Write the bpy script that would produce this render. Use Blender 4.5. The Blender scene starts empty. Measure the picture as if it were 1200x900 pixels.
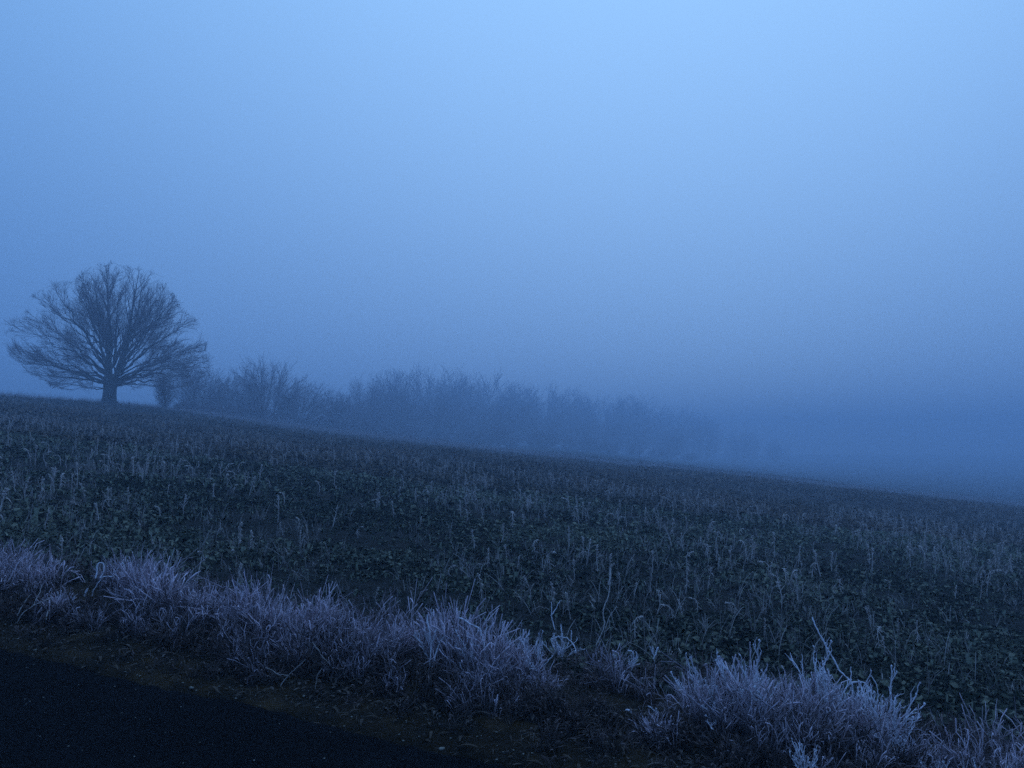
import bpy, math, random
import numpy as np
from mathutils import Vector

# ------------------------------------------------------------------ camera, world, sun, exposure
scene = bpy.context.scene
COL = scene.collection
F = 942.0                      # focal length in pixels of a 1200 px wide frame
CAMZ = 1.6
cam_d = bpy.data.cameras.new("camera")
cam_d.sensor_width = 36.0
cam_d.lens = F / 1200 * 36.0
cam_d.clip_start = 0.1
cam_d.clip_end = 6000
cam = bpy.data.objects.new("camera", cam_d)
COL.objects.link(cam)
cam.location = (0, 0, CAMZ)
PITCH = math.atan(64 / F)      # the level line of sight lies 64 px under the middle of the frame
cam.rotation_euler = (math.radians(90) + PITCH, 0, 0)
scene.camera = cam

world = bpy.data.worlds.new("World")
scene.world = world
world.use_nodes = True
wn, wl = world.node_tree.nodes, world.node_tree.links
wn.clear()
sky = wn.new("ShaderNodeTexSky")
sky.sky_type = 'NISHITA'
sky.sun_disc = False
sky.sun_elevation = math.radians(4)
sky.sun_rotation = math.radians(15)
tc = wn.new("ShaderNodeTexCoord")
sep = wn.new("ShaderNodeSeparateXYZ")
wl.new(tc.outputs["Generated"], sep.inputs[0])
ramp = wn.new("ShaderNodeValToRGB")            # overcast before sunrise: a little lighter upwards
ramp.color_ramp.elements[0].position = 0.0
ramp.color_ramp.elements[0].color = (0.046, 0.160, 0.48, 1)
ramp.color_ramp.elements[1].position = 0.55
ramp.color_ramp.elements[1].color = (0.150, 0.375, 0.80, 1)
wl.new(sep.outputs[2], ramp.inputs[0])
# the dawn glow behind the cloud: very wide and soft, a little right of the view's middle
dot = wn.new("ShaderNodeVectorMath"); dot.operation = 'DOT_PRODUCT'
nrm = wn.new("ShaderNodeVectorMath"); nrm.operation = 'NORMALIZE'
wl.new(tc.outputs["Generated"], nrm.inputs[0]); wl.new(nrm.outputs[0], dot.inputs[0])
gd = Vector((0.20, math.cos(math.radians(36)), math.sin(math.radians(36)))).normalized()
dot.inputs[1].default_value = gd
pw = wn.new("ShaderNodeMath"); pw.operation = 'MAXIMUM'; wl.new(dot.outputs["Value"], pw.inputs[0]); pw.inputs[1].default_value = 0
pw2 = wn.new("ShaderNodeMath"); pw2.operation = 'POWER'; wl.new(pw.outputs[0], pw2.inputs[0]); pw2.inputs[1].default_value = 3.5
glow = wn.new("ShaderNodeMix"); glow.data_type = 'RGBA'; glow.blend_type = 'ADD'; glow.clamp_factor = True
wl.new(pw2.outputs[0], glow.inputs[0]); wl.new(ramp.outputs[0], glow.inputs[6]); glow.inputs[7].default_value = (0.220, 0.31, 0.36, 1)
bg1 = wn.new("ShaderNodeBackground")
bg1.inputs[1].default_value = 1.0
wl.new(glow.outputs[2], bg1.inputs[0])
bg2 = wn.new("ShaderNodeBackground")
bg2.inputs[1].default_value = 0.05
hsv = wn.new("ShaderNodeMix")
hsv.data_type = 'RGBA'
hsv.blend_type = 'MULTIPLY'
hsv.inputs[0].default_value = 1.0
wl.new(sky.outputs[0], hsv.inputs[6])
hsv.inputs[7].default_value = (0.012, 0.03, 0.09, 1)   # the thick cloud lets only blue light through
wl.new(hsv.outputs[2], bg2.inputs[0])
add = wn.new("ShaderNodeAddShader")
wo = wn.new("ShaderNodeOutputWorld")
wl.new(bg1.outputs[0], add.inputs[0])
wl.new(bg2.outputs[0], add.inputs[1])
wl.new(add.outputs[0], wo.inputs[0])

sun_d = bpy.data.lights.new("sun", 'SUN')
sun_d.energy = 0.03
sun_d.angle = math.radians(40)
sun_d.color = (0.85, 0.9, 1.0)
sun = bpy.data.objects.new("sun", sun_d)
COL.objects.link(sun)
sun.rotation_euler = (math.radians(-50), 0, math.radians(-15))

scene.view_settings.view_transform = 'Standard'
scene.view_settings.look = 'None'
scene.view_settings.exposure = 0.0
scene.view_settings.gamma = 1.0
scene.render.engine = 'CYCLES'
cy = scene.cycles
cy.max_bounces = 6
cy.diffuse_bounces = 2
cy.glossy_bounces = 1
cy.transparent_max_bounces = 4
cy.volume_bounces = 3
cy.use_denoising = False          # the photograph's own grain is that of a dim morning
cy.use_adaptive_sampling = True
cy.adaptive_threshold = 0.02

# ------------------------------------------------------------------ numeric helpers
rng = np.random.default_rng(7)
random.seed(7)
_tab = np.random.default_rng(3).random((256, 256))


def vnoise(x, y):
    xi, yi = np.floor(x).astype(int), np.floor(y).astype(int)
    fx, fy = x - xi, y - yi
    fx, fy = fx * fx * (3 - 2 * fx), fy * fy * (3 - 2 * fy)
    a = _tab[xi & 255, yi & 255]; b = _tab[(xi + 1) & 255, yi & 255]
    c = _tab[xi & 255, (yi + 1) & 255]; d = _tab[(xi + 1) & 255, (yi + 1) & 255]
    return (a * (1 - fx) + b * fx) * (1 - fy) + (c * (1 - fx) + d * fx) * fy


def fbm(x, y, f=1.0, o=4):
    s = 0; a = 1; t = 0
    for k in range(o):
        s = s + a * vnoise(x * f + 17.3 * k, y * f + 5.1 * k)
        t += a; a *= 0.5; f *= 2.03
    return s / t            # 0..1


def sstep(a, b, x):
    t = np.clip((x - a) / (b - a), 0, 1)
    return t * t * (3 - 2 * t)


def s_of(x, y):             # metres behind the road's edge
    return y - (4.03 - 0.27 * x)


FIELD_END = 92.0


def base_h(x, y):
    A = 15.0
    z = -A * np.tanh(0.111 * x / A)
    z = z + 0.45 * np.exp(-((x + 44) / 16) ** 2 - ((y - 88) / 22) ** 2)     # swell under the old oak
    z = z - 0.03 * np.clip(y - 104, 0, 400) * sstep(-70, -10, -np.abs(x + 60) + 20) * sstep(20, -20, x)
    z = z - 0.12 * np.clip(x - 34, 0, 60) / 10 * sstep(60, 100, y)
    return z


def ground_h(x, y):
    x = np.asarray(x, float); y = np.asarray(y, float)
    s = s_of(x, y)
    z = base_h(x, y)
    road = 1 - sstep(0.0, 0.13, s)
    verge = 0.055 * sstep(0.0, 0.5, s) + 0.05 * sstep(0.5, 1.0, s) - 0.10 * sstep(1.6, 2.4, s)
    near = np.exp(-np.clip(y - 5, 0, None) / 25)
    bump = (fbm(x, y, 1.3, 3) - 0.5) * 0.10 * near + (fbm(x + 40, y, 7.0, 4) - 0.5) * 0.05 * near
    big = (fbm(x, y, 0.05, 3) - 0.5) * 0.9 * sstep(12, 60, y)
    z = z + (verge + bump * sstep(0.05, 0.4, s)) * (1 - road) - 0.05 * road + big
    return z


def gh(x, y):
    return float(ground_h(np.array([x]), np.array([y]))[0])


def depth_of_ground(px, py):      # the point of the sloping field seen at a pixel
    Y = CAMZ * F / max((py - 514) - 0.111 * (px - 600), 1)
    return (px - 600) / F * Y, Y


def P(px, py, Y):
    return np.array([(px - 600) / F * Y, Y, CAMZ + (514 - py) / F * Y])


# ------------------------------------------------------------------ mesh helpers
class MB:
    """collects vertices, faces and two per-vertex values (frost, tint) for ONE mesh"""
    def __init__(self):
        self.v = []; self.q = []; self.t = []; self.fr = []; self.ti = []; self.n = 0

    def add(self, v, quads=None, tris=None, frost=0.5, tint=0.5):
        v = np.asarray(v, float).reshape(-1, 3)
        self.v.append(v)
        if quads is not None and len(quads): self.q.append(np.asarray(quads).reshape(-1, 4) + self.n)
        if tris is not None and len(tris): self.t.append(np.asarray(tris).reshape(-1, 3) + self.n)
        self.fr.append(np.broadcast_to(frost, (len(v),)).astype(float))
        self.ti.append(np.broadcast_to(tint, (len(v),)).astype(float))
        self.n += len(v)

    def arrays(self):
        z4 = np.zeros((0, 4), int); z3 = np.zeros((0, 3), int)
        return (np.concatenate(self.v), np.concatenate(self.q) if self.q else z4, np.concatenate(self.t) if self.t else z3,
                np.concatenate(self.fr), np.concatenate(self.ti))

    def mesh(self, name, mat, smooth=True):
        return to_mesh(name, self.arrays(), mat, smooth)


def to_mesh(name, arr, mat, smooth=True):
    v, q, t, fr, ti = arr
    me = bpy.data.meshes.new(name)
    me.vertices.add(len(v)); me.vertices.foreach_set("co", v.astype(np.float32).ravel())
    loops = np.concatenate([q.ravel(), t.ravel()]).astype(np.int32)
    me.loops.add(len(loops)); me.loops.foreach_set("vertex_index", loops)
    starts = np.concatenate([np.arange(len(q)) * 4, len(q) * 4 + np.arange(len(t)) * 3]).astype(np.int32)
    me.polygons.add(len(starts)); me.polygons.foreach_set("loop_start", starts)
    me.update(calc_edges=True)
    if smooth: me.polygons.foreach_set("use_smooth", np.ones(len(starts), bool))
    for nm, a in (("frost", fr), ("tint", ti)):
        at = me.attributes.new(nm, 'FLOAT', 'POINT'); at.data.foreach_set("value", a.astype(np.float32))
    me.materials.append(mat)
    me.validate()
    return me


def frames(P_):
    T = np.gradient(P_, axis=1)
    T /= np.linalg.norm(T, axis=2, keepdims=True) + 1e-9
    d = P_[:, -1] - P_[:, 0]
    d /= np.linalg.norm(d, axis=1, keepdims=True) + 1e-9
    ref = np.where(np.abs(d[:, 2:3]) > 0.8, [[1.0, 0.2, 0]], [[0, 0, 1.0]])[:, None, :]
    U = np.cross(T, np.broadcast_to(ref, T.shape)); U /= np.linalg.norm(U, axis=2, keepdims=True) + 1e-9
    return T, U, np.cross(T, U)


def tubes(mb, P_, R, sides=3, frost=0.5, tint=0.5):
    """M tubes of N rings at once. P_ (M,N,3), R (M,N)"""
    P_ = np.asarray(P_, float); R = np.asarray(R, float)
    M, N = P_.shape[:2]
    T, U, V = frames(P_)
    a = np.arange(sides) * 2 * math.pi / sides
    ring = (P_[:, :, None, :] + R[:, :, None, None] * (np.cos(a)[None, None, :, None] * U[:, :, None, :] + np.sin(a)[None, None, :, None] * V[:, :, None, :]))
    i = np.arange(M)[:, None, None] * N * sides
    j = np.arange(N - 1)[None, :, None] * sides
    k = np.arange(sides)[None, None, :]; k2 = (k + 1) % sides
    q = np.stack([i + j + k, i + j + k2, i + j + sides + k2, i + j + sides + k], -1)
    fr = np.broadcast_to(np.asarray(frost, float) if np.ndim(frost) else float(frost), (M, N)) if np.ndim(frost) != 1 else np.broadcast_to(np.asarray(frost)[:, None], (M, N))
    ti = np.broadcast_to(tint, (M, N)) if np.ndim(tint) != 1 else np.broadcast_to(np.asarray(tint)[:, None], (M, N))
    mb.add(ring, quads=q.reshape(-1, 4), frost=np.repeat(fr.reshape(-1), sides), tint=np.repeat(ti.reshape(-1), sides))


def ribbons(mb, P_, W, frost=0.5, tint=0.5, az=None):
    """M flat blades; the width runs level, at a random turn to the blade's lean"""
    P_ = np.asarray(P_, float); W = np.asarray(W, float)
    M, N = P_.shape[:2]
    if az is None: az = rng.random(M) * 2 * math.pi
    side = np.stack([np.cos(az), np.sin(az), np.zeros(M)], -1)[:, None, :]
    L = P_ - side * W[:, :, None] / 2; Rr = P_ + side * W[:, :, None] / 2
    v = np.stack([L, Rr], 2)
    i = np.arange(M)[:, None] * N * 2; j = np.arange(N - 1)[None, :] * 2
    q = np.stack([i + j, i + j + 1, i + j + 3, i + j + 2], -1)
    fr = frost if np.ndim(frost) == 2 else np.broadcast_to(np.asarray(frost).reshape(-1, 1) if np.ndim(frost) else frost, (M, N))
    ti = np.broadcast_to(np.asarray(tint).reshape(-1, 1) if np.ndim(tint) else tint, (M, N))
    mb.add(v, quads=q.reshape(-1, 4), frost=np.repeat(fr.reshape(-1), 2), tint=np.repeat(ti.reshape(-1), 2))


def scatter(tmpls, which, pos, rot, scl, fr_add=None, ti=None, tilt=None):
    """merge many placed copies of template arrays into one set of arrays"""
    V, Q, T, FR, TI = [], [], [], [], []; n = 0
    for k, (v, q, t, fr, tt) in enumerate(tmpls):
        m = np.nonzero(which == k)[0]
        if not len(m): continue
        c, s = np.cos(rot[m])[:, None], np.sin(rot[m])[:, None]
        sc = scl[m][:, None]
        X = (v[None, :, 0] * c - v[None, :, 1] * s) * sc
        Y = (v[None, :, 0] * s + v[None, :, 1] * c) * sc
        Z = np.broadcast_to(v[None, :, 2] * sc, X.shape)
        if tilt is not None:
            X = X + tilt[m, 0][:, None] * Z; Y = Y + tilt[m, 1][:, None] * Z
        W = np.stack([X + pos[m, 0][:, None], Y + pos[m, 1][:, None], Z + pos[m, 2][:, None]], -1)
        off = n + np.arange(len(m))[:, None, None] * len(v)
        V.append(W.reshape(-1, 3))
        if len(q): Q.append((q[None] + off).reshape(-1, 4))
        if len(t): T.append((t[None] + off).reshape(-1, 3))
        FR.append((fr[None] + (fr_add[m][:, None] if fr_add is not None else 0)).repeat(1, 0).reshape(-1) if fr_add is not None else np.tile(fr, len(m)))
        TI.append(np.repeat(ti[m], len(v)) if ti is not None else np.tile(tt, len(m)))
        n += len(v) * len(m)
    z4 = np.zeros((0, 4), int); z3 = np.zeros((0, 3), int)
    return (np.concatenate(V), np.concatenate(Q) if Q else z4, np.concatenate(T) if T else z3, np.clip(np.concatenate(FR), 0, 1), np.concatenate(TI))


def tag(o, label=None, cat=None, group=None, kind=None):
    if label: o["label"] = label
    if cat: o["category"] = cat
    if group: o["group"] = group
    if kind: o["kind"] = kind
    return o


def link(name, me, parent=None, loc=(0, 0, 0)):
    o = bpy.data.objects.new(name, me)
    COL.objects.link(o)
    o.location = loc
    if parent is not None: o.parent = parent
    return o


def empty(name, loc=(0, 0, 0), rz=0.0, sc=1.0):
    o = bpy.data.objects.new(name, None)
    COL.objects.link(o)
    o.location = loc; o.rotation_euler = (0, 0, rz); o.scale = (sc, sc, sc)
    o.empty_display_size = 0.1
    return o


def copy_thing(src, loc, rz, sc, label, group=None):
    r = src.copy(); COL.objects.link(r)
    r.location = loc; r.rotation_euler = (0, 0, rz); r.scale = (sc, sc, sc) if np.ndim(sc) == 0 else sc
    r["label"] = label
    if group: r["group"] = group
    for ch in list(src.children):
        c = ch.copy(); COL.objects.link(c); c.parent = r
    return r


# ------------------------------------------------------------------ materials
def mat_new(name):
    m = bpy.data.materials.new(name); m.use_nodes = True
    n, l = m.node_tree.nodes, m.node_tree.links
    return m, n, l, n["Principled BSDF"]


def rgb(c): return (c[0], c[1], c[2], 1)


def noise_node(n, l, scale, detail=4, rough=0.6, coord=None, dist=0.0):
    t = n.new("ShaderNodeTexNoise")
    t.inputs["Scale"].default_value = scale; t.inputs["Detail"].default_value = detail
    t.inputs["Roughness"].default_value = rough; t.inputs["Distortion"].default_value = dist
    if coord is not None: l.new(coord, t.inputs["Vector"])
    return t


def ramp_node(n, l, fac, stops):
    r = n.new("ShaderNodeValToRGB")
    e = r.color_ramp.elements
    while len(e) < len(stops): e.new(0.5)
    for k, (p, c) in enumerate(stops):
        e[k].position = p; e[k].color = rgb(c)
    l.new(fac, r.inputs[0])
    return r


def mix_node(n, l, fac, a, b, mode='MIX'):
    m = n.new("ShaderNodeMix"); m.data_type = 'RGBA'; m.blend_type = mode
    for s, v in ((0, fac), (6, a), (7, b)):
        if isinstance(v, bpy.types.NodeSocket): l.new(v, m.inputs[s])
        elif s == 0: m.inputs[s].default_value = v
        else: m.inputs[s].default_value = rgb(v)
    return m.outputs[2]


def math_node(n, l, op, a, b):
    m = n.new("ShaderNodeMath"); m.operation = op
    for s, v in ((0, a), (1, b)):
        if isinstance(v, bpy.types.NodeSocket): l.new(v, m.inputs[s])
        else: m.inputs[s].default_value = v
    return m.outputs[0]


def veg_mat(name, base_a, base_b, frost, scale=60.0, rough=0.8):
    """plant tissue between two colours (tint), hoar crystals over it (frost)"""
    m, n, l, b = mat_new(name)
    geo = n.new("ShaderNodeNewGeometry")
    ti = n.new("ShaderNodeAttribute"); ti.attribute_name = "tint"
    fr = n.new("ShaderNodeAttribute"); fr.attribute_name = "frost"
    body = mix_node(n, l, ti.outputs["Fac"], base_a, base_b)
    nz = noise_node(n, l, scale, 3, 0.7, geo.outputs["Position"])
    f = math_node(n, l, 'MULTIPLY', nz.outputs[0], 1.9)
    f = math_node(n, l, 'MULTIPLY', f, fr.outputs["Fac"])
    m_ = n.new("ShaderNodeClamp"); l.new(f, m_.inputs[0])
    l.new(mix_node(n, l, m_.outputs[0], body, frost), b.inputs["Base Color"])
    b.inputs["Roughness"].default_value = rough
    b.inputs["Specular IOR Level"].default_value = 0.25
    return m


M_verge = veg_mat("frosted_dry_grass", (0.016, 0.009, 0.008), (0.060, 0.034, 0.032), (0.86, 0.66, 0.75), 45)
M_mat = veg_mat("matted_brown_grass", (0.006, 0.004, 0.003), (0.030, 0.015, 0.010), (0.24, 0.16, 0.15), 45)
M_crop = veg_mat("frosted_green_leaf", (0.003, 0.007, 0.003), (0.009, 0.017, 0.006), (0.44, 0.42, 0.30), 38)
M_cropfar = veg_mat("frosted_crop_far", (0.005, 0.008, 0.004), (0.034, 0.014, 0.007), (0.22, 0.155, 0.12), 12)
M_stalk = veg_mat("hoar_covered_stalk", (0.03, 0.022, 0.017), (0.08, 0.052, 0.040), (0.66, 0.53, 0.50), 70)
M_bright = veg_mat("thick_hoar_stem", (0.08, 0.06, 0.06), (0.13, 0.10, 0.10), (0.85, 0.76, 0.84), 70)
M_meadow = veg_mat("pale_meadow_grass", (0.10, 0.09, 0.08), (0.20, 0.16, 0.15), (0.66, 0.56, 0.62), 8)
M_litter = veg_mat("dead_leaf_litter", (0.028, 0.018, 0.010), (0.05, 0.03, 0.016), (0.17, 0.13, 0.12), 30)


def bark_mat():
    m, n, l, b = mat_new("oak_bark")
    co = n.new("ShaderNodeTexCoord")
    mp = n.new("ShaderNodeMapping"); mp.inputs["Scale"].default_value = (6, 6, 1.2)
    l.new(co.outputs["Object"], mp.inputs[0])
    nz = noise_node(n, l, 2.0, 5, 0.65, mp.outputs[0])
    r = ramp_node(n, l, nz.outputs[0], [(0.3, (0.018, 0.016, 0.017)), (0.7, (0.06, 0.052, 0.055))])
    l.new(r.outputs[0], b.inputs["Base Color"])
    b.inputs["Roughness"].default_value = 0.9
    bp = n.new("ShaderNodeBump"); bp.inputs["Strength"].default_value = 0.6; bp.inputs["Distance"].default_value = 0.05
    l.new(nz.outputs[0], bp.inputs["Height"]); l.new(bp.outputs[0], b.inputs["Normal"])
    return m


def twig_mat():
    m, n, l, b = mat_new("twigs_with_rime")
    geo = n.new("ShaderNodeNewGeometry")
    nz = noise_node(n, l, 0.8, 3, 0.6, geo.outputs["Position"])
    r = ramp_node(n, l, nz.outputs[0], [(0.3, (0.10, 0.072, 0.092)), (0.7, (0.22, 0.155, 0.19))])
    l.new(r.outputs[0], b.inputs["Base Color"]); b.inputs["Roughness"].default_value = 0.9
    return m


def soil_mat(name, stops, scale, frostcol, frost_amt, bump=0.03):
    m, n, l, b = mat_new(name)
    geo = n.new("ShaderNodeNewGeometry")
    n1 = noise_node(n, l, scale, 6, 0.65, geo.outputs["Position"])
    n2 = noise_node(n, l, scale * 9, 4, 0.7, geo.outputs["Position"])
    n3 = noise_node(n, l, scale * 0.35, 3, 0.5, geo.outputs["Position"])
    r = ramp_node(n, l, n1.outputs[0], stops)
    fr = ramp_node(n, l, n2.outputs[0], [(0.50, (0, 0, 0)), (0.72, (1, 1, 1))])
    fl = ramp_node(n, l, n3.outputs[0], [(0.35, (0.15, 0.15, 0.15)), (0.7, (1, 1, 1))])
    f = math_node(n, l, 'MULTIPLY', fr.outputs[0], fl.outputs[0])
    f = math_node(n, l, 'MULTIPLY', f, frost_amt)
    l.new(mix_node(n, l, f, r.outputs[0], frostcol), b.inputs["Base Color"])
    b.inputs["Roughness"].default_value = 0.95; b.inputs["Specular IOR Level"].default_value = 0.15
    bp = n.new("ShaderNodeBump"); bp.inputs["Strength"].default_value = 0.9; bp.inputs["Distance"].default_value = bump
    l.new(n2.outputs[0], bp.inputs["Height"]); l.new(bp.outputs[0], b.inputs["Normal"])
    return m


M_bark = bark_mat()
M_twig = twig_mat()
M_field = soil_mat("field_soil", [(0.3, (0.003, 0.004, 0.003)), (0.7, (0.012, 0.010, 0.008))], 1.2, (0.06, 0.06, 0.06), 0.5)
M_soil = soil_mat("verge_soil", [(0.3, (0.002, 0.0015, 0.0008)), (0.52, (0.020, 0.011, 0.004)), (0.72, (0.060, 0.034, 0.013))], 3.5, (0.08, 0.065, 0.05), 0.4)


def asphalt_mat():
    m, n, l, b = mat_new("dark_asphalt")
    geo = n.new("ShaderNodeNewGeometry")
    vo = n.new("ShaderNodeTexVoronoi"); vo.inputs["Scale"].default_value = 110
    l.new(geo.outputs["Position"], vo.inputs["Vector"])
    big = noise_node(n, l, 1.3, 4, 0.6, geo.outputs["Position"])
    sp = noise_node(n, l, 160, 2, 0.5, geo.outputs["Position"])
    r = ramp_node(n, l, vo.outputs["Color"], [(0.2, (0.003, 0.003, 0.004)), (0.9, (0.010, 0.009, 0.011))])
    dk = ramp_node(n, l, big.outputs[0], [(0.35, (0.6, 0.6, 0.6)), (0.65, (1, 1, 1))])
    c = mix_node(n, l, 1.0, r.outputs[0], dk.outputs[0], 'MULTIPLY')
    spr = ramp_node(n, l, sp.outputs[0], [(0.70, (0, 0, 0)), (0.76, (1, 1, 1))])
    c = mix_node(n, l, spr.outputs[0], c, (0.03, 0.028, 0.03))
    l.new(c, b.inputs["Base Color"])
    b.inputs["Roughness"].default_value = 0.95
    b.inputs["Specular IOR Level"].default_value = 0.03
    bp = n.new("ShaderNodeBump"); bp.inputs["Strength"].default_value = 0.8; bp.inputs["Distance"].default_value = 0.006
    l.new(vo.outputs["Distance"], bp.inputs["Height"]); l.new(bp.outputs[0], b.inputs["Normal"])
    return m


M_asphalt = asphalt_mat()


# ------------------------------------------------------------------ ground, road
def geo_axis(near_a, near_b, step, far, n):
    core = np.arange(near_a, near_b + step / 2, step)
    g = step * np.geomspace(1, 1, 1)
    k = np.arange(1, n + 1)
    r = 1.0
    lo, hi = 1.0001, 2.0
    for _ in range(60):
        r = (lo + hi) / 2
        if step * (r ** (n + 1) - r) / (r - 1) < far: lo = r
        else: hi = r
    e = np.cumsum(step * r ** k)
    return core, e


cx, ex = geo_axis(-5.2, 5.2, 0.04, 850, 75)
xs = np.concatenate([(-5.2 - ex)[::-1], cx, 5.2 + ex])
cyy, ey = geo_axis(2.8, 8.6, 0.035, 850, 95)
eb = np.array([0.3, 0.8, 1.6, 3, 6, 12, 30, 80, 200, 500, 840])
ys = np.concatenate([(2.8 - eb)[::-1], cyy, 8.6 + ey])
GX, GY = np.meshgrid(xs, ys)
GZ = ground_h(GX, GY)
gv = np.stack([GX, GY, GZ], -1).reshape(-1, 3)
nx, ny = len(xs), len(ys)
ii = (np.arange(ny - 1)[:, None] * nx + np.arange(nx - 1)[None, :]).reshape(-1)
gq = np.stack([ii, ii + 1, ii + nx + 1, ii + nx], -1)
cs = s_of(gv[gq].mean(1)[:, 0], gv[gq].mean(1)[:, 1])
gfy = gv[gq].mean(1)[:, 1]


def sub_grid(name, mask, mat):
    q = gq[mask]; used = np.unique(q); idx = np.full(len(gv), -1); idx[used] = np.arange(len(used))
    z = np.zeros(len(used))
    me = to_mesh(name, (gv[used], idx[q], np.zeros((0, 3), int), z, z), mat)
    return tag(link(name, me), kind="structure")


vm = (cs > -0.6) & (cs < 1.9)
sub_grid("ground", ~vm, M_field)["label"] = "dark sloping field soil under the frosted crop"
sub_grid("verge_ground", vm, M_soil)["label"] = "strip of bare brown soil beside the asphalt road"

# road: one sheet whose far edge wanders and crumbles
tx = np.unique(np.concatenate([np.linspace(-8, 8, 900), -8 - np.geomspace(0.1, 700, 60), 8 + np.geomspace(0.1, 700, 60)]))
edge = (fbm(tx, tx * 0 + 3, 1.5, 3) - 0.5) * 0.16 + (fbm(tx, tx * 0 + 9, 14, 3) - 0.5) * 0.07
rows = [0.0, -0.02, -0.06, -0.15, -0.3, -0.6, -1.2, -2.4, -4.5, -6.5]
RV = []
for k, r in enumerate(rows):
    yy = 4.08 - 0.27 * tx + r + (edge * max(0, 1 + r / 0.6) if r > -0.6 else 0)
    zz = base_h(tx, yy) + 0.004 + (-0.03 if k == 0 else (-0.006 if k == 1 else 0)) + (fbm(tx, yy, 2.0, 2) - 0.5) * 0.01
    RV.append(np.stack([tx, yy, zz], -1))
rv = np.concatenate(RV); nt = len(tx)
ri = (np.arange(len(rows) - 1)[:, None] * nt + np.arange(nt - 1)[None, :]).reshape(-1)
rq = np.stack([ri + nt, ri + nt + 1, ri + 1, ri], -1)
zz = np.zeros(len(rv))
ro = link("road", to_mesh("road", (rv, rq, np.zeros((0, 3), int), zz, zz), M_asphalt))
tag(ro, "dark asphalt road crossing the lower left corner", kind="structure")


# ------------------------------------------------------------------ trees
def quad_path(a, d0, b, n, wob):
    """from a towards b, leaving a in the direction d0"""
    t = np.linspace(0, 1, n)[:, None]
    L = np.linalg.norm(b - a)
    c = a + d0 * L * 0.42
    p = (1 - t) ** 2 * a + 2 * t * (1 - t) * c + t ** 2 * b
    w = rng.normal(0, wob, (n, 3)) * L * np.sin(np.pi * t) ** 0.5
    w[0] = 0
    return p + w


def resample(p, t):
    """p (N,3), t (M,) -> points and tangents"""
    k = t * (len(p) - 1); i = np.clip(k.astype(int), 0, len(p) - 2); f = (k - i)[:, None]
    q = p[i] * (1 - f) + p[i + 1] * f
    d = p[i + 1] - p[i]
    return q, d / (np.linalg.norm(d, axis=1, keepdims=True) + 1e-9)


def spread(d, out, ang, up):
    """turn directions d by ang around random axes, pulled outwards and upwards"""
    r = rng.normal(size=d.shape)
    r -= (r * d).sum(1, keepdims=True) * d
    r /= np.linalg.norm(r, axis=1, keepdims=True) + 1e-9
    e = d * np.cos(ang)[:, None] + r * np.sin(ang)[:, None] + out * 0.28
    e[:, 2] += up
    return e / (np.linalg.norm(e, axis=1, keepdims=True) + 1e-9)


def grow(parents, rad, centre, per_m, lens, ang, up, n, tmin, r_ratio, wob, droop=0.0, outer=1.0):
    """children on parent paths (list of (N,3)), returned as (M,n,3), root radii (M,)"""
    A, D, Ln, R0 = [], [], [], []
    for p, r in zip(parents, rad):
        L = np.linalg.norm(np.diff(p, axis=0), axis=1).sum()
        m = max(1, int(L * (1 - tmin) * per_m + rng.random()))
        t = tmin + (1 - tmin) * ((np.arange(m) + rng.random(m)) / m) ** outer
        q, d = resample(p, np.clip(t, 0, 0.999))
        A.append(q); D.append(d)
        Ln.append(lens(L, t)); R0.append(r * (1 - 0.75 * t) * r_ratio)
    A = np.concatenate(A); D = np.concatenate(D); Ln = np.concatenate(Ln); R0 = np.concatenate(R0)
    out = A - centre; out /= np.linalg.norm(out, axis=1, keepdims=True) + 1e-9
    E = spread(D, out, ang[0] + rng.random(len(A)) * (ang[1] - ang[0]), up)
    s = np.linspace(0, 1, n)[None, :, None]
    bend = spread(E, out, 0.25 + 0.2 * rng.random(len(A)), up * 0.5 - droop)
    path = A[:, None, :] + Ln[:, None, None] * (E[:, None, :] * s * (1 - 0.4 * s) + bend[:, None, :] * 0.4 * s * s)
    path[:, 1:] += rng.normal(0, wob, path[:, 1:].shape) * Ln[:, None, None]
    return path, R0


def taper(r0, n, end=0.25, mn=0.003):
    t = np.linspace(0, 1, n)[None, :]
    return np.maximum(np.asarray(r0)[:, None] * (1 - (1 - end) * t), mn)


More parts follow.
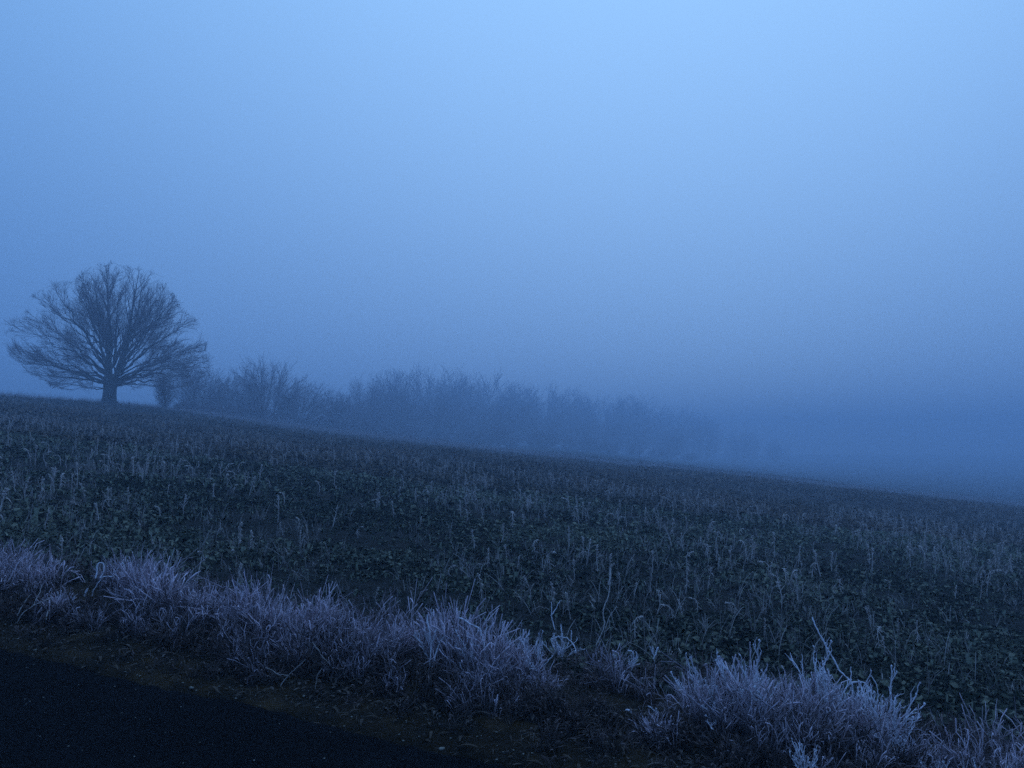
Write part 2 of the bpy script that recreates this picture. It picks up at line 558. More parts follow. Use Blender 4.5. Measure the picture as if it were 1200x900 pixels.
def make_oak():
    root_x, root_y = (127 - 600) / F * 84, 84.0
    k = 84 / F

    def q(px, py, dy=0.0): return np.array([(px - 127) * k, dy, (474.5 - py) * k])
    fork = q(129, 446)
    base = np.array([0, 0, -0.5])
    # trunk with flared foot
    tr = MB()
    n = 9; sides = 14
    zs = np.array([-0.6, -0.1, 0.15, 0.5, 1.0, 1.6, 2.2, 2.8, 3.3])
    rs = np.array([1.15, 1.0, 0.86, 0.74, 0.67, 0.64, 0.68, 0.74, 0.55])
    a = np.arange(sides) * 2 * math.pi / sides
    ring = []
    for z, r in zip(zs, rs):
        lob = 1 + (0.13 * np.sin(a * 5 + 1) + 0.06 * np.sin(a * 3)) * (1.2 - min(z, 1.0))
        ring.append(np.stack([np.cos(a) * r * lob + 0.05 * z, np.sin(a) * r * lob, z + 0 * a], -1))
    ring = np.stack(ring)
    jj = (np.arange(n - 1)[:, None] * sides + np.arange(sides)[None]).reshape(-1)
    jk = (np.arange(n - 1)[:, None] * sides + (np.arange(sides)[None] + 1) % sides).reshape(-1)
    tr.add(ring, quads=np.stack([jj, jk, jk + sides, jj + sides], -1))
    # limbs: (leaves the stem at, ends at, depth, thickness), traced from how the tree stands
    left_stem = [q(125, 452), q(124, 430, .1), q(126, 412, .2), q(126, 395, .2), q(123, 370, .1), q(122, 345, -.1), q(119, 312, 0)]
    right_stem = [q(133, 450), q(138, 433, -.3), q(144, 417, -.5), q(150, 400, -.6), (q(153, 375, -.6)), q(155, 350, -.4), q(158, 326, -.3)]
    def poly(pts, n=14):
        pts = np.array(pts); t = np.linspace(0, len(pts) - 1.001, n); i = t.astype(int); f = (t - i)[:, None]
        return pts[i] * (1 - f) + pts[i + 1] * f
    limbs = [(poly(left_stem), 0.34), (poly(right_stem), 0.31)]
    spec = [  # start px, end px, end depth, initial direction px, radius
        ((124, 448), (28, 414), 1, (-1, .35), .22), ((124, 449), (36, 440), -3, (-1, .25), .17), ((124, 445), (40, 425), -6, (-1, .5), .16),
        ((123, 440), (42, 395), 4, (-1, .7), .20), ((123, 436), (45, 370), -2, (-1, .9), .21), ((123, 430), (55, 345), 3, (-.9, 1), .20),
        ((124, 425), (68, 328), -3, (-.7, 1), .19), ((125, 415), (82, 314), 2, (-.6, 1), .19), ((125, 405), (97, 309), -2, (-.45, 1), .17),
        ((125, 395), (110, 305), 3, (-.3, 1), .15), ((124, 455), (60, 452), 5, (-1, .1), .11), ((124, 380), (133, 322), 2, (.2, 1), .10),
        ((136, 445), (232, 402), 2, (1, .6), .22), ((137, 446), (240, 425), -2, (1, .45), .21), ((135, 450), (225, 445), 3, (1, .3), .17),
        ((138, 440), (228, 385), -4, (1, .8), .20), ((139, 436), (218, 362), 3, (.9, 1), .21), ((140, 430), (205, 345), -2, (.8, 1), .20),
        ((142, 424), (192, 334), 3, (.65, 1), .19), ((144, 415), (180, 331), -3, (.5, 1), .17), ((148, 400), (168, 345), 3, (.35, 1), .13),
        ((135, 452), (205, 455), -5, (1, .15), .12), ((134, 440), (142, 340), 4, (.1, 1), .15), ((128, 440), (132, 345), -4, (0, 1), .15),
        ((136, 447), (235, 412), 6, (1, .5), .16), ((136, 449), (215, 432), -7, (1, .35), .15), ((124, 446), (52, 408), 7, (-1, .5), .16),
    ]
    spec += [((s_[0] + rng.normal(0, 2), s_[1] + rng.normal(0, 4)), (e_[0] + rng.normal(0, 6), e_[1] + rng.normal(0, 7)), -dy + rng.normal(0, 2), d_, r * .7) for s_, e_, dy, d_, r in spec if s_[1] > 422]
    for s_, e_, dy, d_, r in spec:
        A = q(*s_); B = q(*e_, dy)
        d0 = np.array([d_[0], dy * 0.12, d_[1]]); d0 /= np.linalg.norm(d0)
        B = A + (B - A) * .90
        limbs.append((quad_path(A, d0, B, 14, 0.012), r * .62))
    for i in range(9):              # limbs towards and away from the viewer
        sgn = 1 if i % 2 else -1
        az = sgn * (math.pi / 2) + rng.normal(0, 0.45)
        el = 0.15 + 1.1 * rng.random()
        R = 7.6 - 0.6 * rng.random() + 2.8 * math.sin(el) ** 2
        A = np.array([0.2 + rng.normal(0, .15), sgn * .2, 2.8 + 2.8 * rng.random()])
        B = np.array([0.4, 0, 3.2]) + R * np.array([math.cos(el) * math.cos(az), math.cos(el) * math.sin(az), math.sin(el)])
        d0 = (B - A) / np.linalg.norm(B - A) + np.array([0, 0, .25]); d0 /= np.linalg.norm(d0)
        limbs.append((quad_path(A, d0, B, 14, 0.015), .17))
    root = empty("oak_tree", (root_x, root_y, gh(root_x, root_y)))
    tag(root, "large bare oak with a broad domed crown, alone at the left edge", "tree")
    trunk = link("trunk", tr.mesh("trunk", M_bark), root)
    c = np.array([0.3, 0, 2.5])
    lp = [p for p, r in limbs]; lr = [r for p, r in limbs]
    def env(p):      # the crown's own broad dome
        o_ = np.array([.3, 0, 4.9]); rz = np.where(p[..., 2] > 4.9, 10.0, 3.8)
        R_ = np.stack([np.full(rz.shape, 9.6), np.full(rz.shape, 9.0), rz], -1)
        an = np.arctan2(p[..., 2] - 3, p[..., 0] + .4 * p[..., 1]); R_ = R_ * (1.02 + .05 * np.sin(an * 5 + 1) + .04 * np.sin(an * 11 + 2))[..., None]; d_ = (p - o_) / R_; rho = np.linalg.norm(d_, axis=-1, keepdims=True)
        f = np.where(rho > .93, (.93 + (rho - .93) * .5) / np.maximum(rho, 1e-6), 1)
        return o_ + d_ * f * R_
    lp = [env(p) if p[:, 2].max() < 12.8 else p for p in lp]
    limbs = [(p, r) for p, r in zip(lp, lr)]
    for p, r in limbs:
        mb = MB()
        tubes(mb, p[None], taper([r], len(p), 0.07, 0.015), 7)
        link("limb", mb.mesh("limb", M_bark), root)
    l2, r2 = grow(lp, lr, c, 2.3, lambda L, t: (0.20 + 0.24 * (1 - t)) * L * (0.6 + 0.6 * rng.random(len(t))), (0.35, 0.9), 0.06, 7, 0.22, 0.5, 0.012, 0, .75)
    l2 = env(l2)
    l3, r3 = grow(list(l2), r2, c, 3.0, lambda L, t: (0.5 + 0.45 * (1 - t) * L) * (0.6 + 0.7 * rng.random(len(t))), (0.35, 0.95), 0.05, 5, 0.15, 0.5, 0.02, 0, .7); l3 = env(l3)
    l4, r4 = grow(list(l3), r3, c, 5.2, lambda L, t: (0.35 + 0.4 * L) * (0.5 + 0.9 * rng.random(len(t))), (0.4, 1.05), 0.02, 3, 0.1, 0.6, 0.03, 0, .7); l4 = env(l4)
    mb = MB()
    tubes(mb, l2, taper(r2 * .75, 7, 0.15, 0.011), 4)
    tubes(mb, l3, taper(np.maximum(r3 * .8, .010), 5, 0.3, 0.007), 3)
    tubes(mb, l4, taper(np.maximum(r4, .008), 3, 0.5, 0.0055), 3)
    print("oak twigs", len(l2), len(l3), len(l4))
    link("crown", mb.mesh("crown", M_twig), root)
    return root


def make_bare_tree(seed, H, W, stems, dens=1.0, name="hedgerow_tree", low=0.15, tw=1.0):
    """bushy leafless tree: stems from the ground, limbs fanning into a ragged crown. Local size in metres"""
    global rng
    keep = rng; rng = np.random.default_rng(seed)
    P1, R1 = [], []
    for s in range(stems):
        az = rng.random() * 6.28; rr = (0.12 if stems > 1 else 0) * W * rng.random()
        a = np.array([rr * math.cos(az), rr * math.sin(az), -0.3])
        h = H * (0.75 + 0.25 * rng.random())
        lean = 0.25 * W * (rng.random() if stems > 1 else 0.25 * rng.random())
        b = np.array([a[0] + lean * math.cos(az), a[1] + lean * math.sin(az), h])
        P1.append(quad_path(a, np.array([0, 0, 1.0]), a + (b - a) * .86, 12, 0.012)); R1.append(H * 0.018 * (1.25 if stems == 1 else 0.6))
    c = np.array([0, 0, H * 0.25])
    l1, r1 = [], []
    nb = 60
    for k in range(nb):      # limbs fan out from the stems to a rounded, uneven crown
        cz = (k + .5) / nb * 1.75 - .75
        az = k * 2.4 + rng.normal(0, .3)
        ch = math.sqrt(max(0, 1 - cz * cz)); rr = .84 + .10 * rng.random() + .08 * math.sin(az * 2 + seed)
        e = np.array([W / 2 * ch * math.cos(az) * rr, W / 2 * ch * math.sin(az) * rr, H * (.52 + .47 * cz * rr)])
        sp = P1[int(np.argmin([np.linalg.norm(p[-1, :2] - e[:2]) for p in P1]))]
        st = np.clip((e[2] / H) * .55 - .08 + rng.normal(0, .05), low * .6, .9)
        a, d = resample(sp, np.array([st])); a = a[0]
        d0 = e - a; d0 /= np.linalg.norm(d0); d0[2] += .35; d0 /= np.linalg.norm(d0)
        l1.append(quad_path(a, d0, e, 8, .015)); r1.append(H * .0065)
    l1 = np.stack(l1); r1 = np.array(r1)
    l2, r2 = grow(list(l1), r1, c, 2.0 * dens, lambda L, t: (0.20 + 0.2 * (1 - t)) * L * (0.6 + 0.7 * rng.random(len(t))), (0.4, 1.0), 0.08, 5, 0.15, 0.5, 0.02, 0, .8)
    l3, r3 = grow(list(l2), r2, c, 3.2 * dens, lambda L, t: (0.35 + 0.35 * L) * (0.5 + 0.9 * rng.random(len(t))), (0.4, 1.0), 0.05, 3, 0.1, 0.6, 0.03)
    tr = MB()
    tubes(tr, np.stack(P1), taper(R1, 12, 0.12, 0.02), 7)
    cr = MB()
    tubes(cr, l1, taper(r1, 8, 0.2, 0.02), 4)
    tubes(cr, l2, taper(np.maximum(r2, .02 * tw), 5, 0.3, 0.014 * tw), 3)
    tubes(cr, l3, taper(np.maximum(r3, .014 * tw), 3, 0.5, 0.011 * tw), 3)
    rng = keep
    root = empty(name)
    link("trunk", tr.mesh("trunk", M_bark), root)
    link("crown", cr.mesh("crown", M_twig), root)
    print(name, len(l1), len(l2), len(l3))
    return root


make_oak()

protos = [
    (make_bare_tree(11, 10, 9, 1, 1.3, low=.12, tw=.8), 10.0),
    (make_bare_tree(12, 10, 11, 3, 1.3, low=.08, tw=.8), 10.0),
    (make_bare_tree(13, 10, 8, 2, 1.3, low=.1, tw=.8), 10.0),
    (make_bare_tree(14, 10, 12, 4, 1.3, low=.05, tw=.8), 10.0),
]
bushes = [
    (make_bare_tree(21, 4, 5, 7, 1.6, "hedge_bush", low=.03), 4.0),
    (make_bare_tree(22, 4, 6, 8, 1.5, "hedge_bush", low=.03), 4.0),
]
used = set()


def place_tree(pool, k, px, top, Y, label, cat, group, rz=None, wide=1.0):
    src, H = pool[k % len(pool)]
    x = (px - 600) / F * Y
    g = gh(x, Y)
    h = CAMZ + (514 - top) / F * Y - g
    sc = h / H
    s3 = (sc * wide, sc * wide, sc)
    if rz is None: rz = random.random() * 6.28
    if id(src) not in used:
        used.add(id(src))
        src.location = (x, Y, g - 0.1); src.rotation_euler = (0, 0, rz); src.scale = s3
        tag(src, label, cat, group)
        return src
    o = copy_thing(src, (x, Y, g - 0.1), rz, s3, label, group)
    o["category"] = cat
    return o


gA = "bare trees of the hedgerow beyond the field"
gB = "misty trees of the wood fading into fog"
gC = "low bushes along the foot of the hedgerow"
named = [
    (0, 193, 437, 93, "slim young bare tree just right of the old oak", 0.7),
    (1, 232, 428, 100, "bare hedgerow tree touching the right side of the old oak's crown", 1.0),
    (3, 268, 436, 106, "low bare tree in the dip between the oak and the rounded tree", 1.0),
    (1, 312, 421, 112, "rounded bare tree that stands highest in the near hedgerow", 1.1),
    (3, 352, 446, 120, "bare tree on the falling right shoulder of the rounded tree", 1.1),
    (2, 392, 458, 128, "lowest faint tree in the gap right of the rounded tree", 1.4),
]
for k, px, top, Y, lab, w in named:
    Y *= 1 if px < 220 else 1.3
    place_tree(protos, k, px, top, Y, lab, "tree", gA, wide=w)
faint = [(430, 448, 142, 1.0), (462, 440, 150, 1.1), (498, 436, 160, 1.1), (532, 440, 168, 1.1), (568, 444, 176, 1.2), (604, 450, 186, 1.1),
         (640, 452, 194, 1.2), (676, 456, 204, 1.1), (712, 461, 218, 1.2), (748, 468, 235, 1.2), (786, 480, 258, 1.2), (826, 490, 262, 1.2), (868, 502, 275, 1.2), (908, 514, 290, 1.2)]
for i, (px, top, Y, w) in enumerate(faint):
    Y *= np.interp(px, [430, 520], [1.45, 1.8])
    top += random.uniform(-4, 5)
    place_tree(protos, i * 3 + 1, px, top, Y, "faint bare tree of the wood that dissolves into fog beyond the field", "tree", gB, wide=w)
for i in range(11):     # second rank
    px = 440 + i * 34 + random.uniform(-8, 8)
    Y = 185 + i * 16 + random.uniform(0, 12)
    top = np.interp(px, [430, 500, 600, 700, 800, 900], [464, 462, 474, 486, 504, 516]) + random.uniform(-4, 9)
    place_tree(protos, i + 2, px, top, Y, "faint bare tree of the wood that dissolves into fog beyond the field", "tree", gB, wide=1.2)
place_tree(bushes, 0, 207, 471, 95, "small dark bush standing right of the oak's trunk", "bush", None, wide=0.6)
for i in range(30):
    px = 222 + i * 20 + random.uniform(-6, 6)
    Y = np.interp(px, [200, 300, 430, 600, 750, 900], [106, 132, 165, 215, 280, 380]) + random.uniform(-4, 3)
    gx, gY = (px - 600) / F * Y, Y
    gpy = 514 - (gh(gx, gY) - CAMZ) / Y * F
    hgt = random.uniform(2.2, 4.2) * (1 + 0.4 * (px > 400))
    top = gpy - hgt / Y * F
    place_tree(bushes, i, px, top, Y,
               "bare twiggy bush at the foot of the near hedgerow" if px < 400 else "dim bush at the foot of the fogged wood", "bush", gC if px < 400 else "dim bushes along the foot of the fogged wood", wide=1.1)


# ------------------------------------------------------------------ plant templates
def blade_paths(M, root_r, h, h_j, lean, curl, n, rngl=None):
    """curved blades leaving a tuft: paths (M,n,3)"""
    az = rng.random(M) * 2 * math.pi
    r = root_r * np.sqrt(rng.random(M))
    a0 = rng.random(M) * 2 * math.pi
    root = np.stack([r * np.cos(a0), r * np.sin(a0), np.zeros(M)], -1)
    L = h * (1 + h_j * (rng.random(M) * 2 - 1))
    ln = np.abs(rng.normal(0, lean, M))
    cu = np.abs(rng.normal(0, curl, M))
    t = np.linspace(0, 1, n)[None, :]
    th = ln[:, None] + cu[:, None] * t ** 1.6          # angle from upright along the blade
    ds = L[:, None] / (n - 1)
    hx = np.cumsum(np.sin(th) * ds, 1) - np.sin(th[:, :1]) * ds
    hz = np.cumsum(np.cos(th) * ds, 1) - np.cos(th[:, :1]) * ds
    d = np.stack([np.cos(az), np.sin(az)], -1)
    p = np.zeros((M, n, 3))
    p[:, :, 0] = root[:, 0:1] + hx * d[:, 0:1]
    p[:, :, 1] = root[:, 1:2] + hx * d[:, 1:2]
    p[:, :, 2] = hz
    p[:, 1:] += rng.normal(0, 0.012, (M, n - 1, 3)) * L[:, None, None]
    return p


def tuft(M, root_r, h, lean, curl, w=0.004, frost=(0.25, 1.0), n=6, culm=.0036):
    """frosted grass tussock; the rime sits thickest on the exposed upper ends"""
    mb = MB()
    p = blade_paths(M, root_r, h, 0.6, lean, curl, n)
    p[:, 1:] += rng.normal(0, .022, (M, n - 1, 3)) * h
    t = np.linspace(0, 1, n)[None, :]
    wv = w * (0.7 + 0.9 * rng.random((M, 1))) * (1 - 0.55 * t)
    fr = frost[0] + (frost[1] - frost[0]) * t ** 0.8 * (0.25 + 1.0 * rng.random((M, 1)) ** 2)
    ribbons(mb, p, wv, np.clip(fr, 0, 1), rng.random(M))
    k = M // 4                                        # thicker rimed culms, some forked near the tip
    p2 = blade_paths(k, root_r * .8, h * 1.12, 0.35, lean * .9, curl * .8, n)
    p2[:, 1:] += rng.normal(0, .03, (k, n - 1, 3)) * h
    fr2 = np.clip(frost[0] + (frost[1] - frost[0]) * t ** .7 * (.35 + .85 * rng.random((k, 1))), 0, 1)
    tubes(mb, p2, culm * (0.75 + 0.35 * t) * np.ones((k, 1)) * (0.6 + .8 * rng.random((k, 1))), 3, fr2, rng.random(k))
    kc = max(2, k // 6)                               # bent-over heads like little crooks
    p3 = blade_paths(kc, root_r, h * 1.05, 0.3, lean * .5, .15, 9)
    t9 = np.linspace(0, 1, 9)
    az3 = rng.random(kc) * 6.28; rr3 = h * (.05 + .07 * rng.random(kc))
    th = np.clip((t9 - .68) / .32, 0, 1)[None] * (1.6 + 1.6 * rng.random((kc, 1)))
    hook = np.stack([np.cos(az3)[:, None] * rr3[:, None] * (1 - np.cos(th)), np.sin(az3)[:, None] * rr3[:, None] * (1 - np.cos(th)),
                     rr3[:, None] * np.sin(th) - np.clip((t9 - .68), 0, 1)[None] * h * 1.05], -1)
    tubes(mb, p3 + hook, culm * (.8 + .6 * (t9 > .7))[None] * np.ones((kc, 1)), 4, np.clip(.3 + .8 * t9[None] * np.ones((kc, 1)), 0, 1), .5)
    m = k // 2
    a_ = p2[:m, n - 3]; e = p2[:m, n - 1] - a_ + rng.normal(0, .45, (m, 3)) * h * .25
    s = np.linspace(0, 1, 3)[None, :, None]
    tubes(mb, a_[:, None] + e[:, None] * s * (.6 + .8 * rng.random((m, 1, 1))), culm * .8 * np.ones((m, 3)), 3, fr2[:m, -3:], .5)
    return mb


def stalk_parts(kind):
    """one dead crop stalk, about 0.4 m tall: returns builders for stem, side growth and head"""
    h = 0.4
    n = 8
    stem = MB(); side = MB(); head = MB()
    t = np.linspace(0, 1, n)
    p = np.zeros((n, 3)); p[:, 2] = t * h
    if kind == 'upright': p[:, 0] = 0.03 * t + rng.normal(0, .004, n)
    if kind == 'drooping':
        p[:, 0] = 0.16 * sstep(0.5, 1.0, t); p[:, 2] = h * (t - 0.55 * np.clip(t - .7, 0, 1) ** 1.0 * 1.6)
    if kind == 'forked': p[:, 0] = 0.05 * np.sin(t * 3)
    if kind == 'leafy': p[:, 1] = 0.04 * t * t
    p += rng.normal(0, .004, p.shape) * t[:, None]
    p[0, 2] = -0.03
    r = np.linspace(0.0080, 0.0055, n) * (1 + .25 * rng.random(n))
    tubes(stem, p[None], r[None], 5, 0.72, .5)
    m = {'upright': 9, 'drooping': 8, 'forked': 7, 'leafy': 16}[kind]
    tt = 0.2 + 0.75 * rng.random(m)
    q, d = resample(p, tt)
    az = rng.random(m) * 6.28
    L = (0.10 if kind == 'forked' else 0.055) * (0.5 + rng.random(m))
    up = 0.9 if kind in ('forked', 'upright') else -0.1
    e = np.stack([np.cos(az), np.sin(az), up + 0.5 * rng.random(m)], -1); e /= np.linalg.norm(e, axis=1, keepdims=True)
    s = np.linspace(0, 1, 4)[None, :, None]
    sp = q[:, None] + e[:, None] * L[:, None, None] * s
    sp[:, :, 2] -= (s[:, :, 0] ** 2) * L[:, None] * (0.9 if kind in ('leafy', 'drooping') else 0.1)
    if kind == 'leafy': ribbons(side, sp, np.array([.010, .018, .013, .002])[None] * np.ones((m, 1)), 0.62, rng.random(m))
    else: tubes(side, sp, np.array([.005, .005, .0045, .0055])[None] * np.ones((m, 1)), 3, 0.8, rng.random(m))
    # seed pods or buds bunched at the tip
    m = 12
    tt = 0.80 + 0.199 * rng.random(m); q, d = resample(p, tt)
    az = rng.random(m) * 6.28
    e = np.stack([np.cos(az), np.sin(az), 0.6 - 1.2 * (kind == 'drooping') + rng.random(m)], -1); e /= np.linalg.norm(e, axis=1, keepdims=True)
    s = np.linspace(0, 1, 4)[None, :, None]
    hp = q[:, None] + e[:, None] * s * (0.022 + .02 * rng.random((m, 1, 1)))
    tubes(head, hp, np.array([.003, .008, .007, .002])[None] * np.ones((m, 1)), 4, 0.9, rng.random(m))
    return stem, side, head


def leafy_plant(nl, size, lob=True):
    """low rosette of the green crop: arching leaves with a little rime"""
    mb = MB()
    M = nl
    az = rng.random(M) * 6.28
    L = size * (0.6 + 0.7 * rng.random(M))
    el = 0.3 + 1.0 * rng.random(M)
    n = 5
    t = np.linspace(0, 1, n)[None, :]
    r_ = L[:, None] * t * np.cos(el)[:, None]
    z = L[:, None] * (np.sin(el)[:, None] * t - 0.8 * t ** 2.6)
    p = np.stack([r_ * np.cos(az)[:, None], r_ * np.sin(az)[:, None], z + 0.02], -1)
    p[:, 1:] += rng.normal(0, .010, (M, n - 1, 3))
    w = np.array([0.004, 0.010, 0.036, 0.042, 0.010])[None] * (size / .12) * (0.6 + 0.7 * rng.random((M, 1)))
    fr = 0.0 + 0.75 * (t ** 1.4) * rng.random((M, 1)) ** 2
    ribbons(mb, p, w, np.broadcast_to(fr, (M, n)), rng.random(M), az=az + math.pi / 2 + rng.normal(0, .5, M))
    return mb


# ------------------------------------------------------------------ the crop (stuff nobody could count)
def in_frame_points(y0, y1, dens, marg=2.5):
    w1 = 0.66 * y1 + marg
    n = int((y1 - y0) * 2 * w1 * dens)
    x = (rng.random(n) * 2 - 1) * w1; y = y0 + (y1 - y0) * rng.random(n)
    k = (np.abs(x) < 0.66 * y + marg) & (s_of(x, y) > 1.45)
    return x[k], y[k]


crop_t = [leafy_plant(9, s).arrays() for s in (.10, .12, .14, .16, .12, .13)]
crop_m = [leafy_plant(5, s).arrays() for s in (.15, .18, .2, .22)]


def crop_layer(name, bands, tm, mat, label):
    A = []
    for y0, y1, dens, s0 in bands:
        x, y = in_frame_points(y0, y1, dens)
        if y0 >= FIELD_END:
            k = (x > 5 + rng.random(len(x)) * 15) ; x, y = x[k], y[k]
        cl = fbm(x, y, 0.55, 3) + 0.5 * (fbm(x + 9, y, 2.2, 2) - .5)
        keep = rng.random(len(x)) < np.clip((cl - 0.22) * 4.5, 0.3, 1)
        x, y, cl = x[keep], y[keep], cl[keep]
        z = ground_h(x, y) - 0.01
        sc = s0 * (0.6 + 0.8 * rng.random(len(x))) * (0.45 + 1.1 * cl)
        fr = (fbm(x + 70, y, 0.35, 3) - .5) * 0.45 + 0.10 * sstep(9, 24, y)
        ti = np.clip(0.25 + (fbm(x, y + 50, 0.12, 3) - .5) * 2.2 + rng.normal(0, .2, len(x)) + 0.3 * sstep(20, 60, y), 0, 1)
        A.append(scatter(tm, rng.integers(0, len(tm), len(x)), np.stack([x, y, z], -1), rng.random(len(x)) * 6.28, sc, fr, ti))
    V, Q, T, FR, TI = [], [], [], [], []; n = 0
    for v, q, t, fr, ti in A:
        V.append(v); Q.append(q + n); T.append(t + n); FR.append(fr); TI.append(ti); n += len(v)
    me = to_mesh(name, (np.concatenate(V), np.concatenate(Q), np.concatenate(T), np.concatenate(FR), np.concatenate(TI)), mat)
    o = tag(link(name, me), label, kind="stuff")
    print(name, "faces", len(me.polygons))
    return o


crop_layer("leafy_crop", [(5.2, 9, 190, 0.70), (9, 15, 80, 0.88), (15, 24, 30, 1.2)], crop_t, M_crop, "low dark green crop leaves lightly touched with frost")
crop_layer("distant_crop", [(24, 40, 14, 1.2), (40, 64, 6, 1.5), (64, FIELD_END, 3.0, 1.9), (FIELD_END, 130, 1.6, 2.2)], crop_m, M_cropfar, "far part of the frosted crop below the hedgerow")

# ------------------------------------------------------------------ standing dead stalks
gS = "dead frosted stalks standing in the crop"
kinds = ['upright', 'drooping', 'forked', 'leafy']
labs = {
    'upright': "straight pale dead stalk rising out of the dark green crop",
    'drooping': "pale dead stalk with its tip bent over, standing in the crop",
    'forked': "branching pale dead stalk standing in the crop",
    'leafy': "dead stalk with limp withered leaves standing in the crop",
}
stalk_src = []
stalk_arr = []
for rep in range(2):
    for kd in kinds:
        a, b, c = stalk_parts(kd)
        root = empty("dead_stalk")
        tag(root, labs[kd], "stalk", gS + ", " + {'upright': "straight ones", 'drooping': "bent ones", 'forked': "branching ones", 'leafy': "withered leafy ones"}[kd])
        link("stem", a.mesh("stem", M_stalk), root)
        tag(link("withered_leaves" if kd == 'leafy' else "side_shoots", b.mesh("side_shoots", M_stalk), root), kind='stuff')
        tag(link("seed_pods", c.mesh("seed_pods", M_stalk), root), kind='stuff')
        stalk_src.append((root, kd))
        j = MB()
        for m in (a, b, c):
            v, q, t, fr, ti = m.arrays(); j.add(v, quads=q, frost=fr, tint=ti)
        stalk_arr.append(j.arrays())


def simple_stalk(h, bend, m):
    """far stalk of few faces"""
    mb = MB(); n = 4
    t = np.linspace(0, 1, n)
    p = np.stack([bend * t ** 3 * h, 0.03 * t, h * (t - abs(bend) * .35 * t ** 3)], -1)
    tubes(mb, p[None], np.linspace(.010, .007, n)[None], 3, .75, .5)
    tt = .35 + .6 * rng.random(m); q, d = resample(p, tt); az = rng.random(m) * 6.28
    e = np.stack([np.cos(az), np.sin(az), rng.normal(.3, .6, m)], -1)
    s = np.linspace(0, 1, 3)[None, :, None]
    ribbons(mb, q[:, None] + e[:, None] * s * .06, np.array([.012, .02, .004])[None] * np.ones((m, 1)), .7, .5)
    return mb


far_t = [simple_stalk(.4, b, m).arrays() for b, m in ((0, 4), (.3, 5), (-.4, 4), (.1, 6), (.5, 3))]
x, y = in_frame_points(6.8, 34, 2.9, 0.5)
pat = fbm(x + 13, y * .8 + 3, 0.42, 3)
keep = rng.random(len(x)) < np.clip((pat - 0.36) * 4.0, 0.05, 1) * np.interp(y, [6, 8, 11, 34], [.25, .5, 1, 1])
x, y = x[keep], y[keep]
o_ = np.argsort(y + 2 * rng.random(len(y))); x, y = x[o_], y[o_]
# the 290 nearest inside the frame stand as things of their own
inside = np.abs(x) < 0.62 * y
ind = np.nonzero(inside)[0][:288]
first = set()
for i in ind:
    k = random.randrange(len(stalk_src))
    root, kd = stalk_src[k]
    sc = random.uniform(0.5, 1.1) * np.interp(y[i], [7, 14], [.62, 1])
    loc = (x[i], y[i], gh(x[i], y[i]))
    if k not in first:
        first.add(k); o = root
        o.location = loc; o.rotation_euler = (0, 0, random.random() * 6.28); o.scale = (sc,) * 3
    else:
        o = copy_thing(root, loc, random.random() * 6.28, sc, root["label"])
    o.rotation_euler = (random.gauss(0, .10), random.gauss(0, .13), o.rotation_euler[2])
print("individual stalks to depth", y[ind].max())
rest = np.ones(len(x), bool); rest[ind] = False
xr, yr = x[rest], y[rest]
A1 = scatter(stalk_arr, rng.integers(0, len(stalk_arr), len(xr)), np.stack([xr, yr, ground_h(xr, yr)], -1), rng.random(len(xr)) * 6.28,
             .55 + .6 * rng.random(len(xr)), None, rng.random(len(xr)), rng.normal(0, .12, (len(xr), 2)))
o = link("distant_stalks", to_mesh("distant_stalks", A1, M_stalk))
tag(o, "further dead frosted stalks, too many to count, in the middle of the field", kind="stuff")
# thin pale dead growth between the stalks (fine texture of the field)
def wisp(m, h):
    mb = MB()
    p = blade_paths(m, .05, h, .5, .35, .9, 4)
    ribbons(mb, p, np.array([.006, .006, .005, .003])[None] * np.ones((m, 1)), np.clip(.3 + .6 * rng.random((m, 1)) * np.linspace(.3, 1, 4)[None], 0, 1), rng.random(m))
    return mb
wt = [wisp(7, .16).arrays(), wisp(5, .2).arrays(), wisp(9, .13).arrays(), wisp(4, .24).arrays()]
X, Yy, S = [], [], []
for y0, y1, dens, s0 in ((6.2, 12, 14, .9), (12, 24, 9, 1.0), (24, 45, 3.6, 1.4), (45, FIELD_END, 1.2, 1.8)):
    a, b = in_frame_points(y0, y1, dens)
    pt = fbm(a + 13, b * .8 + 3, 0.42, 3)
    kk = rng.random(len(a)) < np.clip((pt - .33) * 3.5, .08, 1)
    X.append(a[kk]); Yy.append(b[kk]); S.append(s0 * (.6 + .8 * rng.random(kk.sum())))
X, Yy, S = map(np.concatenate, (X, Yy, S))
A2 = scatter(wt, rng.integers(0, 4, len(X)), np.stack([X, Yy, ground_h(X, Yy)], -1), rng.random(len(X)) * 6.28, S, (fbm(X, Yy, .3, 2) - .5) * .3, rng.random(len(X)))
o = link("withered_weeds", to_mesh("withered_weeds", A2, M_stalk))
tag(o, "thin withered weeds with frost between the crop plants", kind="stuff")

# ------------------------------------------------------------------ meadow strip beyond the field
mt = [wisp(10, .35).arrays(), wisp(12, .3).arrays()]
n = 9000
y = FIELD_END - 2 + 16 * rng.random(n) ** 1.3; x = (rng.random(n) * 2 - 1) * 0.75 * y
A3 = scatter(mt, rng.integers(0, 2, n), np.stack([x, y, ground_h(x, y)], -1), rng.random(n) * 6.28, 1.0 + 1.2 * rng.random(n), None, rng.random(n))
o = link("meadow_grass", to_mesh("meadow_grass", A3, M_meadow))
tag(o, "pale frosted grass strip between the field and the hedgerow", kind="stuff")

